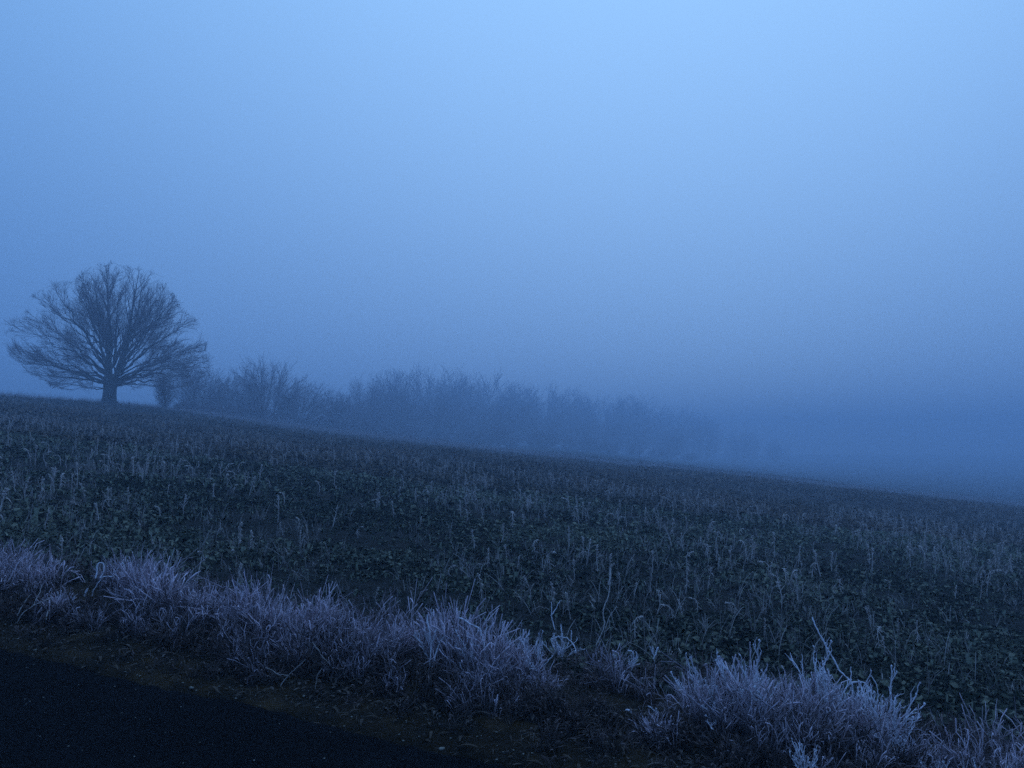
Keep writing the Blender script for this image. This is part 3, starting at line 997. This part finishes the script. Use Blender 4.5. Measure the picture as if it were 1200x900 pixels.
# ------------------------------------------------------------------ verge: grass, tufts, litter, stones
def merge_tuft(tm, n, srange, xr, sc, fr, keepf=None, lean=.15, grp=None):
    x = xr[0] + (xr[1] - xr[0]) * rng.random(n)
    s = srange[0] + (srange[1] - srange[0]) * rng.random(n) + (fbm(x, x * 0, 1.1, 2) - .5) * .35
    y = 4.03 - 0.27 * x + s
    if keepf is not None:
        kk = keepf(x, s); x, y, s = x[kk], y[kk], s[kk]
    n = len(x)
    return scatter(tm, rng.integers(0, len(tm), n), np.stack([x, y, ground_h(x, y) - .01], -1), rng.random(n) * 6.28, sc[0] + (sc[1] - sc[0]) * rng.random(n),
                   fr + rng.normal(0, .08, n), rng.random(n), rng.normal(0, lean, (n, 2)))


def join(arrs):
    V, Q, T, FR, TI = [], [], [], [], []; n = 0
    for v, q, t, fr, ti in arrs:
        V.append(v); Q.append(q + n); T.append(t + n); FR.append(fr); TI.append(ti); n += len(v)
    return tuple(np.concatenate(a) for a in (V, Q, T, FR, TI))


def verge_gap(x):            # the band thins to the right of the middle of the picture
    return 1 - 0.72 * np.exp(-((x - 0.62) / 0.42) ** 2)


vt = [tuft(44, .09, h, .32, 1.0, .0030, (-.15, 1.0), culm=.0026).arrays() for h in (.17, .22, .13, .27, .19, .24)]
lo = [tuft(30, .07, h, .7, 1.3, .0045, (.0, .7), culm=.0028).arrays() for h in (.09, .13, .07)]
dens = lambda x, s: rng.random(len(x)) < (0.25 + 0.75 * verge_gap(x)) * np.clip((fbm(x, s, 2.2, 2) - .25) * 2.2, .1, 1)
parts = [merge_tuft(vt, 640, (.86, 1.5), (-8, 7), (.7, 1.15), 0.0, dens, .14),
         merge_tuft(vt, 380, (.52, 1.0), (-6, 5), (.5, .9), -.15, dens, .3)]
o = link("verge_grass", to_mesh("verge_grass", join(parts), M_verge))
tag(o, "band of frost-covered dry grass between the road and the field", kind="stuff")
parts = [merge_tuft(lo, 900, (.50, 1.0), (-8, 7), (.6, 1.2), -.15, None, .3), merge_tuft(lo, 500, (1.3, 2.0), (-8, 7), (.7, 1.3), .0, None, .3),
         merge_tuft(lo, 180, (.22, .5), (-8, 7), (.4, .9), -.2, None, .3)]
o = link("short_verge_grass", to_mesh("short_verge_grass", join(parts), M_mat))
tag(o, "short matted grass on the soil in front of the frosted band", kind="stuff")

# litter: broken straw and leaves lying on the soil
mb = MB()
n = 5200
x = -7 + 13 * rng.random(n); s = .03 + .95 * rng.random(n) ** .8; y = 4.03 - .27 * x + s
z = ground_h(x, y) + .006 + .012 * rng.random(n)
az = rng.random(n) * 6.28; L = .02 + .09 * rng.random(n) ** 2
d = np.stack([np.cos(az), np.sin(az), rng.normal(0, .15, n)], -1)
t = np.linspace(-.5, .5, 4)[None, :, None]
p = np.stack([x, y, z], -1)[:, None] + d[:, None] * t * L[:, None, None]
p[:, :, 2] += (.25 - t[:, :, 0] ** 2) * L[:, None] * .5
ribbons(mb, p, np.array([.002, .005, .005, .002])[None] * (1 + 2.2 * (rng.random((n, 1)) > .75)), .15 + .45 * rng.random(n) * (s > .3), rng.random(n), az=az + 1.57)
o = link("dead_leaf_litter", mb.mesh("dead_leaf_litter", M_litter))
tag(o, "broken straw and dead leaves scattered over the brown soil", kind="stuff")

# small stones at the road's edge
m_st, n_, l_, b_ = mat_new("pale_stone")
nz = noise_node(n_, l_, 30, 4, .6, n_.new("ShaderNodeNewGeometry").outputs["Position"])
r_ = ramp_node(n_, l_, nz.outputs[0], [(.3, (.12, .10, .08)), (.7, (.30, .26, .22))])
l_.new(r_.outputs[0], b_.inputs["Base Color"]); b_.inputs["Roughness"].default_value = .85


def stone_arr():
    u = np.array([[math.cos(a) * math.sin(b), math.sin(a) * math.sin(b), math.cos(b)] for b in (.6, 1.3, 2.1) for a in np.arange(7) * 6.283 / 7])
    v = np.concatenate([[[0, 0, 1.0]], u, [[0, 0, -1.0]]]) * (1 + rng.normal(0, .12, (23, 1))) * np.array([1.25, .9, .55])
    q = [[1 + r * 7 + k, 1 + (r + 1) * 7 + k, 1 + (r + 1) * 7 + (k + 1) % 7, 1 + r * 7 + (k + 1) % 7] for r in range(2) for k in range(7)]
    t_ = [[0, 1 + k, 1 + (k + 1) % 7] for k in range(7)] + [[22, 15 + (k + 1) % 7, 15 + k] for k in range(7)]
    return (v, np.array(q), np.array(t_), np.zeros(23), np.zeros(23))


st = [stone_arr() for _ in range(4)]
n = 900
x = -6 + 11 * rng.random(n); s = -.02 + .5 * rng.random(n); y = 4.03 - .27 * x + s
A = scatter(st, rng.integers(0, 4, n), np.stack([x, y, ground_h(x, y) + .002], -1), rng.random(n) * 6.28, .002 + .005 * rng.random(n) ** 3)
o = link("gravel", to_mesh("gravel", A, m_st)); tag(o, "fine gravel grains on the soil beside the road", kind="stuff")
n = 90
x = -3.5 + 4.4 * rng.random(n); y = 4.03 - .27 * x - .05 - .9 * rng.random(n)
A = scatter(st, rng.integers(0, 4, n), np.stack([x, y, base_h(x, y) + .006], -1), rng.random(n) * 6.28, .002 + .003 * rng.random(n) ** 2)
o = link("road_grit", to_mesh("road_grit", A, m_st)); tag(o, "loose pale grit on the asphalt", kind="stuff")
stone_specs = [
    (32, 747, "pale stone nearest the left edge of the picture, on the soil beside the road"),
    (52, 758, "pale pebble second from the left edge, on the soil beside the road"),
    (233, 800, "flat pale stone on the asphalt's edge below the tallest left tuft"),
    (290, 798, "round pale pebble on the soil left of the lying stick"),
    (362, 812, "pale pebble on the soil below the lying stick"),
    (520, 868, "flat pale stone on the brown soil at the bottom middle"),
    (284, 812, "small pale pebble at the crumbling asphalt edge"),
]
for i, (px, py, lab) in enumerate(stone_specs):
    X_, Y_ = depth_of_ground(px, py)
    v, q, t_, a_, b2 = st[i % 4]
    o = link("stone", to_mesh("stone", (v * (.007 + .003 * (i % 3)), q, t_, a_, b2), m_st), loc=(X_, Y_, max(gh(X_, Y_), float(base_h(np.array([X_]), np.array([Y_]))[0]) + .004) + .003))
    o.rotation_euler = (0, 0, i * 1.3)
    tag(o, lab, "stone", "pale stones along the road's edge")

# ------------------------------------------------------------------ tussocks one can point to
tsrc = []
for k, (M, rr, h, ln, cu) in enumerate([(210, .18, .28, .28, .9), (180, .17, .26, .34, 1.1), (160, .15, .30, .22, .7), (190, .19, .22, .42, 1.2)]):
    root = empty("grass_tuft")
    a = tuft(M, rr, h, ln, cu, .0034, (-.2, 1.15), culm=.0031).mesh("blades", M_verge)
    c = MB()
    m2 = 26
    p = blade_paths(m2, rr * .8, h * 1.08, .2, ln, cu * .8, 9)
    tn = np.linspace(0, 1, 9)[None]
    rad = .0022 + .0035 * sstep(.70, .8, tn) * (1 - sstep(.93, 1, tn)) * np.ones((m2, 1))
    tubes(c, p, rad, 4, .5 + .5 * tn * np.ones((m2, 1)), rng.random(m2))
    tag(link("blades", a, root), kind="stuff"); tag(link("seed_heads", c.mesh("seed_heads", M_verge), root), kind="stuff")
    tsrc.append(root)
tuft_specs = [  # foot px, depth band s, scale, label
    (22, 1.15, .8, 0, "frosted grass tuft cut by the left edge of the picture"),
    (62, 1.15, .85, 3, "low frosted tuft left of the first bent loop stalk"),
    (80, .72, .50, 1, "small separate frosted tuft in front of the band, second from the left edge"),
    (165, 1.05, .92, 2, "tall violet frosted tuft below and right of the arching twig loops"),
    (195, 1.0, .98, 0, "densest violet frosted tuft, straight below the gap between oak and hedgerow"),
    (238, 1.1, .78, 3, "loose frosted tuft right of the densest violet tuft"),
    (292, 1.1, .98, 0, "frosted tuft with two rounded drooping heads above the lying stick"),
    (325, 1.0, .88, 1, "frosted tuft fanning out straight above the lying stick"),
    (372, 1.15, .95, 2, "pointed frosted tuft right of the lying stick"),
    (425, 1.15, .72, 3, "brownish low frosted tuft between the pointed tuft and the antler-like stalk"),
    (470, 1.2, .70, 1, "short frosted tuft just left of the antler-like stalk"),
    (525, 1.1, .95, 2, "tall bluish frosted tuft under the antler-like stalk"),
    (562, 1.0, .98, 0, "frosted tuft at the foot of the hooked stalk, bottom middle"),
    (605, 1.15, .75, 1, "frosted tuft right of the hooked stalk, below the three short prongs"),
    (640, 1.0, .45, 3, "small frosted tuft at the left side of the dark gap in the verge"),
    (765, .72, .55, 1, "reddish sparse frosted tuft in front of the dark gap in the verge"),
    (815, .95, .72, 2, "left half of the bright blue frosted clump right of the dark gap"),
    (860, .98, .95, 2, "tallest bright blue frosted clump right of the dark gap"),
    (945, 1.25, .85, 0, "blue frosted tuft around the foot of the long leaning stalk"),
    (1000, 1.2, .80, 1, "frosted tuft right beneath the curled side branch of the leaning stalk"),
    (1060, .95, .60, 3, "brownish matted tuft right of the leaning stalk"),
    (1110, 1.0, .65, 3, "brownish matted tuft second from the lower right corner"),
    (1175, 1.05, .62, 1, "frosted tuft cut by the right edge of the picture near its foot"),
]
tu = set()
for i, (px, s0, sc, k, lab) in enumerate(tuft_specs):
    # foot on the verge at s0 behind the road's edge, along that line of sight
    a = (px - 600) / F
    Y_ = (4.03 + s0) / (1 + .27 * a); X_ = a * Y_
    loc = (X_, Y_, gh(X_, Y_) - .01)
    sc3 = sc * 1.0; lean = (random.gauss(0, .16), random.gauss(-.06, .16))
    if k not in tu:
        tu.add(k); o = tsrc[k]; o.location = loc; o.rotation_euler = (0, 0, i * 1.7); o.scale = (sc3,) * 3
        tag(o, lab, "grass tuft", "frosted grass tufts along the verge")
    else:
        o = copy_thing(tsrc[k], loc, i * 1.7, sc3, lab, "frosted grass tufts along the verge")
    o.rotation_euler = (lean[0], lean[1], i * 1.7); o.scale = (sc3 * random.uniform(.85, 1.2), sc3 * random.uniform(.85, 1.2), sc3 * random.uniform(.8, 1.1))


# ------------------------------------------------------------------ single stems one can point to
def rough_tube(mb, pts, r0, r1, n=None, frost=.95, sides=6, knob=.6):
    pts = np.array(pts, float)
    seg = np.concatenate([[0], np.cumsum(np.linalg.norm(np.diff(pts, axis=0), axis=1))])
    L = seg[-1]; n = n or max(6, int(L / .012))
    r0, r1 = r0 * 1.15, r1 * 1.1
    t = np.linspace(0, L, n)
    # smooth path through the points
    p = np.stack([np.interp(t, seg, pts[:, k]) for k in range(3)], -1)
    for _ in range(2):
        p[1:-1] = .25 * p[:-2] + .5 * p[1:-1] + .25 * p[2:]
    wob = np.cumsum(rng.normal(0, .0022, p.shape), 0); wob -= np.linspace(0, 1, n)[:, None] * wob[-1]
    p += wob
    r = (r0 + (r1 - r0) * t / L) * (1 + knob * (rng.random(n) - .4))
    tubes(mb, p[None], r[None], sides, np.clip(frost * (.75 + .4 * rng.random((1, n))), 0, 1), .5)
    # hoar needles
    m = int(L / .006)
    q, d = resample(p, rng.random(m) * .999)
    e = rng.normal(size=(m, 3)); e /= np.linalg.norm(e, axis=1, keepdims=True)
    s_ = np.linspace(0, 1, 2)[None, :, None]
    tubes(mb, q[:, None] + e[:, None] * s_ * (r0 * 1.1 + .003 * rng.random((m, 1, 1))), np.array([[.0011, .0004]]) * np.ones((m, 1)), 3, 1.0, .5)


def stem_thing(name, label, cat, Y, stems, group=None, mat=None, thin=1.0, frost=.95):
    """stems: list of (part name, [(px, py, depth offset)...], r0, r1) around a foot at depth Y; the first point of the first stem is the foot"""
    px0, py0 = stems[0][1][0][:2]
    foot = P(px0, py0, Y); foot[2] = gh(foot[0], foot[1])
    root = empty(name, tuple(foot)); tag(root, label, cat, group)
    for k, (pn, pts, r0, r1) in enumerate(stems):
        w = []
        for j, pt in enumerate(pts):
            dd = pt[2] if len(pt) > 2 else 0.0
            w.append(P(pt[0], pt[1], Y + dd) - foot)
        if k == 0: w[0] = np.array([w[0][0], w[0][1], -0.03])
        mb = MB(); rough_tube(mb, w, r0 * thin, r1 * thin, frost=frost)
        link(pn, mb.mesh(pn, mat or M_bright), root)
    return root


stem_thing("leaning_stalk", "long frosted stalk leaning left, with a curled side branch, near the lower right corner", "stalk", 5.2, [
    ("stem", [(992, 862), (991, 840), (990, 815, .02), (989, 793, .03), (975, 777, .06), (963, 757, .1), (954, 736, .14), (946, 719, .18)], .0048, .0035),
    ("branch", [(989, 793, .03), (1003, 792, 0), (1009, 800, -.02), (1009, 809, -.04), (1018, 816, -.06)], .0042, .003),
    ("branch", [(1009, 808, -.04), (1002, 820, -.03), (996, 828, -.02), (1006, 830, 0)], .0035, .0028),
    ("shoot", [(989, 800, .03), (989, 775, .03)], .003, .0025),
    ("shoot", [(1012, 850, .05), (1010, 817, .06)], .003, .003),
    ("shoot", [(1012, 784, .05), (1019, 800, .02), (1021, 822, 0), (1020, 850, 0)], .002, .003),
])
stem_thing("tall_stalk", "tall thin wavy frosted stalk standing alone at the crop's edge, right of the middle", "stalk", 6.1, [
    ("stem", [(684, 802), (690, 783, .02), (700, 764, .04), (700, 750, .05), (709, 727, .08), (707, 708, .1), (712, 692, .12), (714, 662, .14)], .0045, .0035),
    ("seed_head", [(712, 682, .12), (713, 672, .13), (714, 663, .14)], .0075, .0045),
    ("side_shoot", [(708, 708, .1), (714, 717, .12), (718, 730, .12)], .002, .0018),
    ("side_shoot", [(711, 690, .12), (706, 683, .1)], .0025, .002),
    ("side_shoot", [(708, 735, .08), (713, 727, .1), (712, 722, .1)], .002, .002),
    ("side_shoot", [(702, 752, .05), (697, 745, .03)], .002, .002),
], mat=M_stalk, thin=.85)
stem_thing("curled_stalk", "frosted stalk curled into a ring beside the tall wavy stalk", "stalk", 5.9, [
    ("stem", [(676, 790), (674, 765), (671, 749, .03), (664, 742, .06), (655, 739, .05), (645, 744, 0)], .0034, .0034),
    ("curl", [(645, 744, 0), (648, 754, -.03), (655, 759, -.05), (663, 757, -.07)], .0018, .0016),
    ("shoot", [(657, 741, .05), (656, 727, .05)], .0042, .0035),
    ("shoot", [(668, 745, .03), (668, 734, .04)], .0035, .003),
    ("shoot", [(650, 733, .1), (646, 715, .12), (645, 702, .13)], .003, .0025),
    ("shoot", [(645, 718, .12), (657, 700, .14)], .0025, .002),
])
stem_thing("pronged_stalk", "frosted stalk with three short prongs left of the curled ring stalk", "stalk", 5.25, [
    ("stem", [(618, 812), (615, 785), (613, 768), (614, 752), (617, 740, .02)], .0042, .0036),
    ("prong", [(614, 755), (613, 745), (613, 733)], .0045, .0035),
    ("prong", [(616, 770, .02), (624, 758, .03), (630, 742, .04)], .004, .003),
    ("prong", [(598, 790, -.02), (599, 768, -.02), (597, 748, -.02)], .0042, .0045),
])
stem_thing("antler_stalk", "thick upright frosted stalk with antler-like forks at the middle of the verge", "stalk", 5.15, [
    ("stem", [(507, 805), (505, 780), (508, 760), (506, 740, .02), (503, 728, .03), (502, 716, .04)], .0042, .0052),
    ("prong", [(507, 752), (511, 742, -.02), (513, 733, -.03)], .004, .0035),
    ("prong", [(517, 748, .03), (521, 741, .04), (526, 737, .05)], .0035, .0035),
    ("prong", [(508, 778, -.02), (512, 765, -.03), (516, 750, -.04)], .004, .003),
])
stem_thing("hooked_stalk", "frosted stalk that rises and hooks over to the left, right of the antler-like stalk", "stalk", 5.0, [
    ("stem", [(560, 812), (566, 785), (568, 765), (567, 745, .02), (562, 731, .03), (552, 727, .05), (546, 722, .06), (539, 720, .07)], .0048, .004),
    ("branch", [(567, 775), (572, 755, -.02), (573, 746, -.03)], .0042, .0035),
    ("branch", [(562, 752, .03), (555, 751, .05), (553, 745, .06)], .0035, .003),
    ("branch", [(543, 760, .05), (548, 745, .06), (549, 736, .06)], .003, .003),
    ("branch", [(548, 815, -.05), (545, 790, -.05), (540, 770, -.05)], .004, .003),
])
stem_thing("forked_stalk", "bright frosted stalk with a three-way fork on top of the blue clump", "stalk", 4.85, [
    ("stem", [(858, 845), (858, 828), (857, 812), (855, 803), (852, 794)], .0045, .0042),
    ("prong", [(857, 805), (861, 800, .01), (862, 793, .02)], .0045, .004),
    ("prong", [(861, 801, .01), (865, 799, .02)], .004, .004),
    ("prong", [(842, 828, -.03), (836, 812, -.03), (830, 797, -.02)], .0035, .0032),
    ("prong", [(855, 825), (849, 815, .03), (848, 806, .04)], .004, .005),
])
stem_thing("y_shaped_stalk", "short Y-shaped frosted stalk between the blue clump and the long leaning stalk", "stalk", 4.8, [
    ("stem", [(896, 862), (903, 848), (914, 838), (921, 830)], .0035, .004),
    ("prong", [(919, 834), (916, 822), (913, 809)], .0042, .0045),
    ("prong", [(921, 831), (921, 820, .02), (921, 814, .03)], .0042, .004),
    ("prong", [(903, 847), (906, 842, -.02), (910, 839, -.03)], .004, .0045),
])
stem_thing("knobbly_stalks", "cluster of frosted stems with knobbly round seed heads at the bottom edge, right of centre", "stalk", 4.45, [
    ("stem", [(955, 905), (945, 888), (936, 872), (927, 857)], .0045, .004),
    ("stem", [(957, 905), (950, 885, .02), (944, 870, .03), (942, 861, .03)], .004, .004),
    ("stem", [(950, 905), (939, 880, -.02), (933, 868, -.03)], .004, .0035),
    ("stem", [(962, 905), (957, 893, .03), (951, 876, .04)], .0035, .0035),
    ("stem", [(968, 905), (968, 892, .0), (967, 880, .02)], .005, .006),
    ("seed_head", [(925, 857), (929, 857)], .006, .006),
    ("seed_head", [(940, 860, .03), (944, 861, .03)], .006, .006),
    ("seed_head", [(964, 879, .02), (970, 880, .02)], .006, .006),
])
stem_thing("slanting_stalk", "frosted stalks slanting up to the left in front of the dark gap in the verge", "stalk", 4.75, [
    ("stem", [(765, 880), (757, 862), (748, 848), (740, 835), (735, 824)], .0055, .0045),
    ("stem", [(782, 848, .02), (770, 833, .03), (762, 825, .05), (755, 819, .06)], .0035, .003),
    ("stem", [(776, 845, .02), (770, 832, .03), (764, 821, .05)], .003, .004),
    ("seed_head", [(730, 824, 0), (734, 824, 0)], .005, .005),
    ("stem", [(775, 880), (774, 866), (772, 850)], .003, .003),
    ("stem", [(811, 872, .02), (803, 856, .03), (801, 840, .04)], .003, .0028),
])
stem_thing("arching_twig", "dark arching twig ending in two frosted loops at the left end of the verge", "twig", 5.9, [
    ("stem", [(115, 700), (116, 688), (121, 679), (127, 673), (134, 672), (140, 673, .02)], .003, .0028),
    ("loop", [(118, 675), (120, 662, .02), (123, 657, .03), (128, 658, .03), (128, 668, .02), (124, 675)], .004, .004),
    ("loop", [(140, 668, .02), (146, 660, .03), (150, 656, .03), (153, 660, .03), (151, 668, .02), (148, 672, .02)], .003, .0028),
    ("shoot", [(104, 706), (107, 696), (110, 686)], .006, .005),
    ("shoot", [(164, 680), (165, 668, .03), (168, 658, .04)], .004, .003),
    ("shoot", [(162, 675), (161, 664, .03)], .0025, .002),
], mat=M_bright)
stem_thing("crossed_twigs", "three bare brown twigs crossing low over the soil near the left edge", "twig", 5.35, [
    ("stem", [(27, 722), (38, 712), (52, 703), (68, 697)], .0025, .002),
    ("stem", [(30, 718), (37, 705, .03), (45, 693, .05)], .0022, .0015),
    ("stem", [(48, 706), (53, 695, .03), (57, 682, .05)], .0022, .0018),
    ("stem", [(64, 722), (65, 713, .02), (67, 711, .03)], .004, .004),
], mat=M_stalk)
stem_thing("lying_stick", "pale bent stick lying on the soil in front of the grass, left of the middle", "stick", 4.78, [
    ("stem", [(330, 792), (341, 787), (347, 781), (352, 776), (358, 771), (363, 767)], .0040, .0028),
    ("stem", [(343, 785), (333, 784), (325, 779), (317, 776)], .0028, .002),
    ("stem", [(374, 808, -.05), (374, 792, -.05), (377, 784, -.03), (382, 777, -.02)], .0024, .002),
], mat=M_stalk, thin=.75, frost=.5)
stem_thing("split_stalk", "leaning split stalk with a pale tip right of the lying stick", "stalk", 4.95, [
    ("stem", [(400, 797), (404, 790), (408, 780), (407, 770)], .003, .004),
    ("stem", [(404, 790, 0), (386, 765, .02), (378, 755, .03), (371, 747, .04)], .0030, .0035),
    ("stem", [(408, 784), (414, 772, .02), (420, 762, .03)], .0028, .002),
], mat=M_stalk, thin=.75, frost=.5)
stem_thing("knobbed_weed", "leafless weed with small frosted knobs at the crop's edge, right of the tall wavy stalk", "weed", 5.75, [
    ("stem", [(760, 795), (761, 780), (762, 765), (761, 752)], .0032, .003),
    ("branch", [(762, 766), (766, 758, .02), (768, 753, .03)], .0028, .004),
    ("branch", [(761, 760), (758, 752, -.02)], .003, .004),
    ("branch", [(735, 790, .05), (741, 770, .06), (739, 757, .06), (733, 757, .06)], .003, .004),
    ("branch", [(741, 768, .06), (744, 762, .06), (742, 758, .05)], .0028, .004),
], mat=M_bright)

# ------------------------------------------------------------------ bushy weeds white with hoar
def weed(seed, h, n_stem, spreadr):
    global rng
    keep = rng; rng = np.random.default_rng(seed)
    st, sh, hd = MB(), MB(), MB()
    p = blade_paths(n_stem, .03, h, .35, spreadr, .35, 8)
    p[:, 1:] += np.cumsum(rng.normal(0, .008, (n_stem, 7, 3)), 1)
    t = np.linspace(0, 1, 8)[None]
    tubes(st, p, (.0042 - .0014 * t) * (1 + .35 * rng.random((n_stem, 8))), 5, np.clip(.35 + .75 * t + .2 * rng.normal(size=(n_stem, 8)), 0, 1), .5)
    q1, r1 = grow(list(p), [.003] * n_stem, np.zeros(3), 26, lambda L, t: (.04 + .10 * (1 - t)) * (.5 + rng.random(len(t))) * h / .3, (.4, .9), .35, 5, .3, .9, .05)
    tubes(sh, q1, .0024 * (1 + .4 * rng.random((len(q1), 5))), 4, np.clip(.7 + .3 * rng.random((len(q1), 5)), 0, 1), .5)
    q2, r2 = grow(list(q1), [.002] * len(q1), np.zeros(3), 40, lambda L, t: .018 + .02 * rng.random(len(t)), (.5, 1.1), .25, 3, .3, .9, .05)
    tubes(sh, q2, .0016 * np.ones((len(q2), 3)), 3, 1.0, .5)
    tips = np.concatenate([p[:, -1], q1[::3, -1]])
    s = np.linspace(0, 1, 4)[None, :, None]
    e = rng.normal(0, .4, (len(tips), 3)); e[:, 2] = 1
    hp = tips[:, None] + e[:, None] * s * .014
    tubes(hd, hp, np.array([[.002, .0050, .0046, .0012]]) * (.6 + .7 * rng.random((len(tips), 1))), 5, 1.0, .5)
    rng = keep
    root = empty("frosted_weed")
    link("stems", st.mesh("stems", M_bright), root)["kind"] = "stuff"
    link("side_shoots", sh.mesh("side_shoots", M_bright), root)["kind"] = "stuff"
    link("seed_heads", hd.mesh("seed_heads", M_bright), root)["kind"] = "stuff"
    return root


wsrc = [weed(5, .30, 9, .30), weed(6, .24, 12, .45), weed(8, .34, 6, .22)]
wspec = [(962, 1.2, .8, 2, "spiky frosted weed just left of the leaning stalk's foot"),
         (885, 1.0, 1.05, 2, "spiky frosted weed between the blue clump and the Y-shaped stalk"),
         (1022, 1.1, 1.0, 2, "spiky frosted weed at the outer side of the curled branch"),
         (820, 1.05, .85, 2, "spiky frosted weed at the left rim of the bright blue clump"),
         (628, 1.15, .75, 2, "spiky frosted weed right of the three-pronged stalk"),
         (985, 1.35, .95, 0, "bushy frosted weed at the foot of the long leaning stalk"),
         (1015, 1.25, 1.0, 1, "bushy frosted weed under the curled side branch of the leaning stalk"),
         (950, 1.35, 1.0, 2, "bushy frosted weed between the Y-shaped stalk and the leaning stalk"),
         (862, 1.05, 1.0, 0, "bushy frosted weed inside the bright blue clump right of the dark gap"),
         (838, .95, .8, 1, "low bushy frosted weed at the left side of the bright blue clump"),
         (655, 1.75, .65, 1, "bushy frosted weed below the curled stalk"),
         (735, 1.7, .5, 0, "bushy frosted weed with pale lumps at the crop's edge beside the knobbed weed"),
         (598, 1.2, .75, 2, "bushy frosted weed left of the three-pronged stalk"),
         (555, 1.0, .85, 0, "bushy frosted weed around the foot of the hooked stalk"),
         (508, 1.05, .75, 2, "bushy frosted weed around the foot of the antler-like stalk"),
         (935, .52, .6, 1, "low bushy frosted weed behind the knobbly stems at the bottom edge"),
         (1085, .75, .5, 1, "bushy frosted weed near the lower right corner, left one"),
         (1150, .70, .55, 0, "bushy frosted weed near the lower right corner, right one"),
         (1040, .95, .6, 2, "sparse bushy frosted weed right of the leaning stalk"),
         (180, 1.3, .62, 2, "bushy frosted weed standing in the densest left tuft"),
         (300, 1.2, .62, 0, "bushy frosted weed in the tuft with drooping heads"),
         (80, .78, .45, 1, "small bushy frosted weed in front of the left end of the band")]
wu = set()
for i, (px, s0, sc, k, lab) in enumerate(wspec):
    a = (px - 600) / F
    Y_ = (4.03 + s0) / (1 + .27 * a); X_ = a * Y_
    loc = (X_, Y_, gh(X_, Y_) - .01)
    if k not in wu:
        wu.add(k); o = wsrc[k]; o.location = loc
        tag(o, lab, "weed", "bushy weeds white with frost")
    else:
        o = copy_thing(wsrc[k], loc, 0, sc, lab, "bushy weeds white with frost")
    o.rotation_euler = (random.gauss(0, .1), random.gauss(0, .1), i * 2.1); o.scale = (sc,) * 3

# ------------------------------------------------------------------ the fog
hz = MB()
S, zb, zt = 845.0, -26.0, 21.5
V = [(-S, -S, zb), (S, -S, zb), (S, S, zb), (-S, S, zb), (-S, -S, zt), (S, -S, zt), (S, S, zt), (-S, S, zt)]
hz.add(V, quads=[[0, 3, 2, 1], [4, 5, 6, 7], [0, 1, 5, 4], [1, 2, 6, 5], [2, 3, 7, 6], [3, 0, 4, 7]])
m = bpy.data.materials.new("fog"); m.use_nodes = True
n_, l_ = m.node_tree.nodes, m.node_tree.links; n_.clear()
pv = n_.new("ShaderNodeVolumePrincipled")
pv.inputs["Color"].default_value = (0.64, 0.78, 0.99, 1)
pv.inputs["Density"].default_value = 0.0045
pv.inputs["Anisotropy"].default_value = 0.2
oo = n_.new("ShaderNodeOutputMaterial"); l_.new(pv.outputs[0], oo.inputs["Volume"])
o = link("haze", hz.mesh("haze", m, False)); tag(o, "cold blue fog lying over the whole field", kind="stuff")
print("tris", sum(len(me.loops) - 2 * len(me.polygons) for me in bpy.data.meshes))
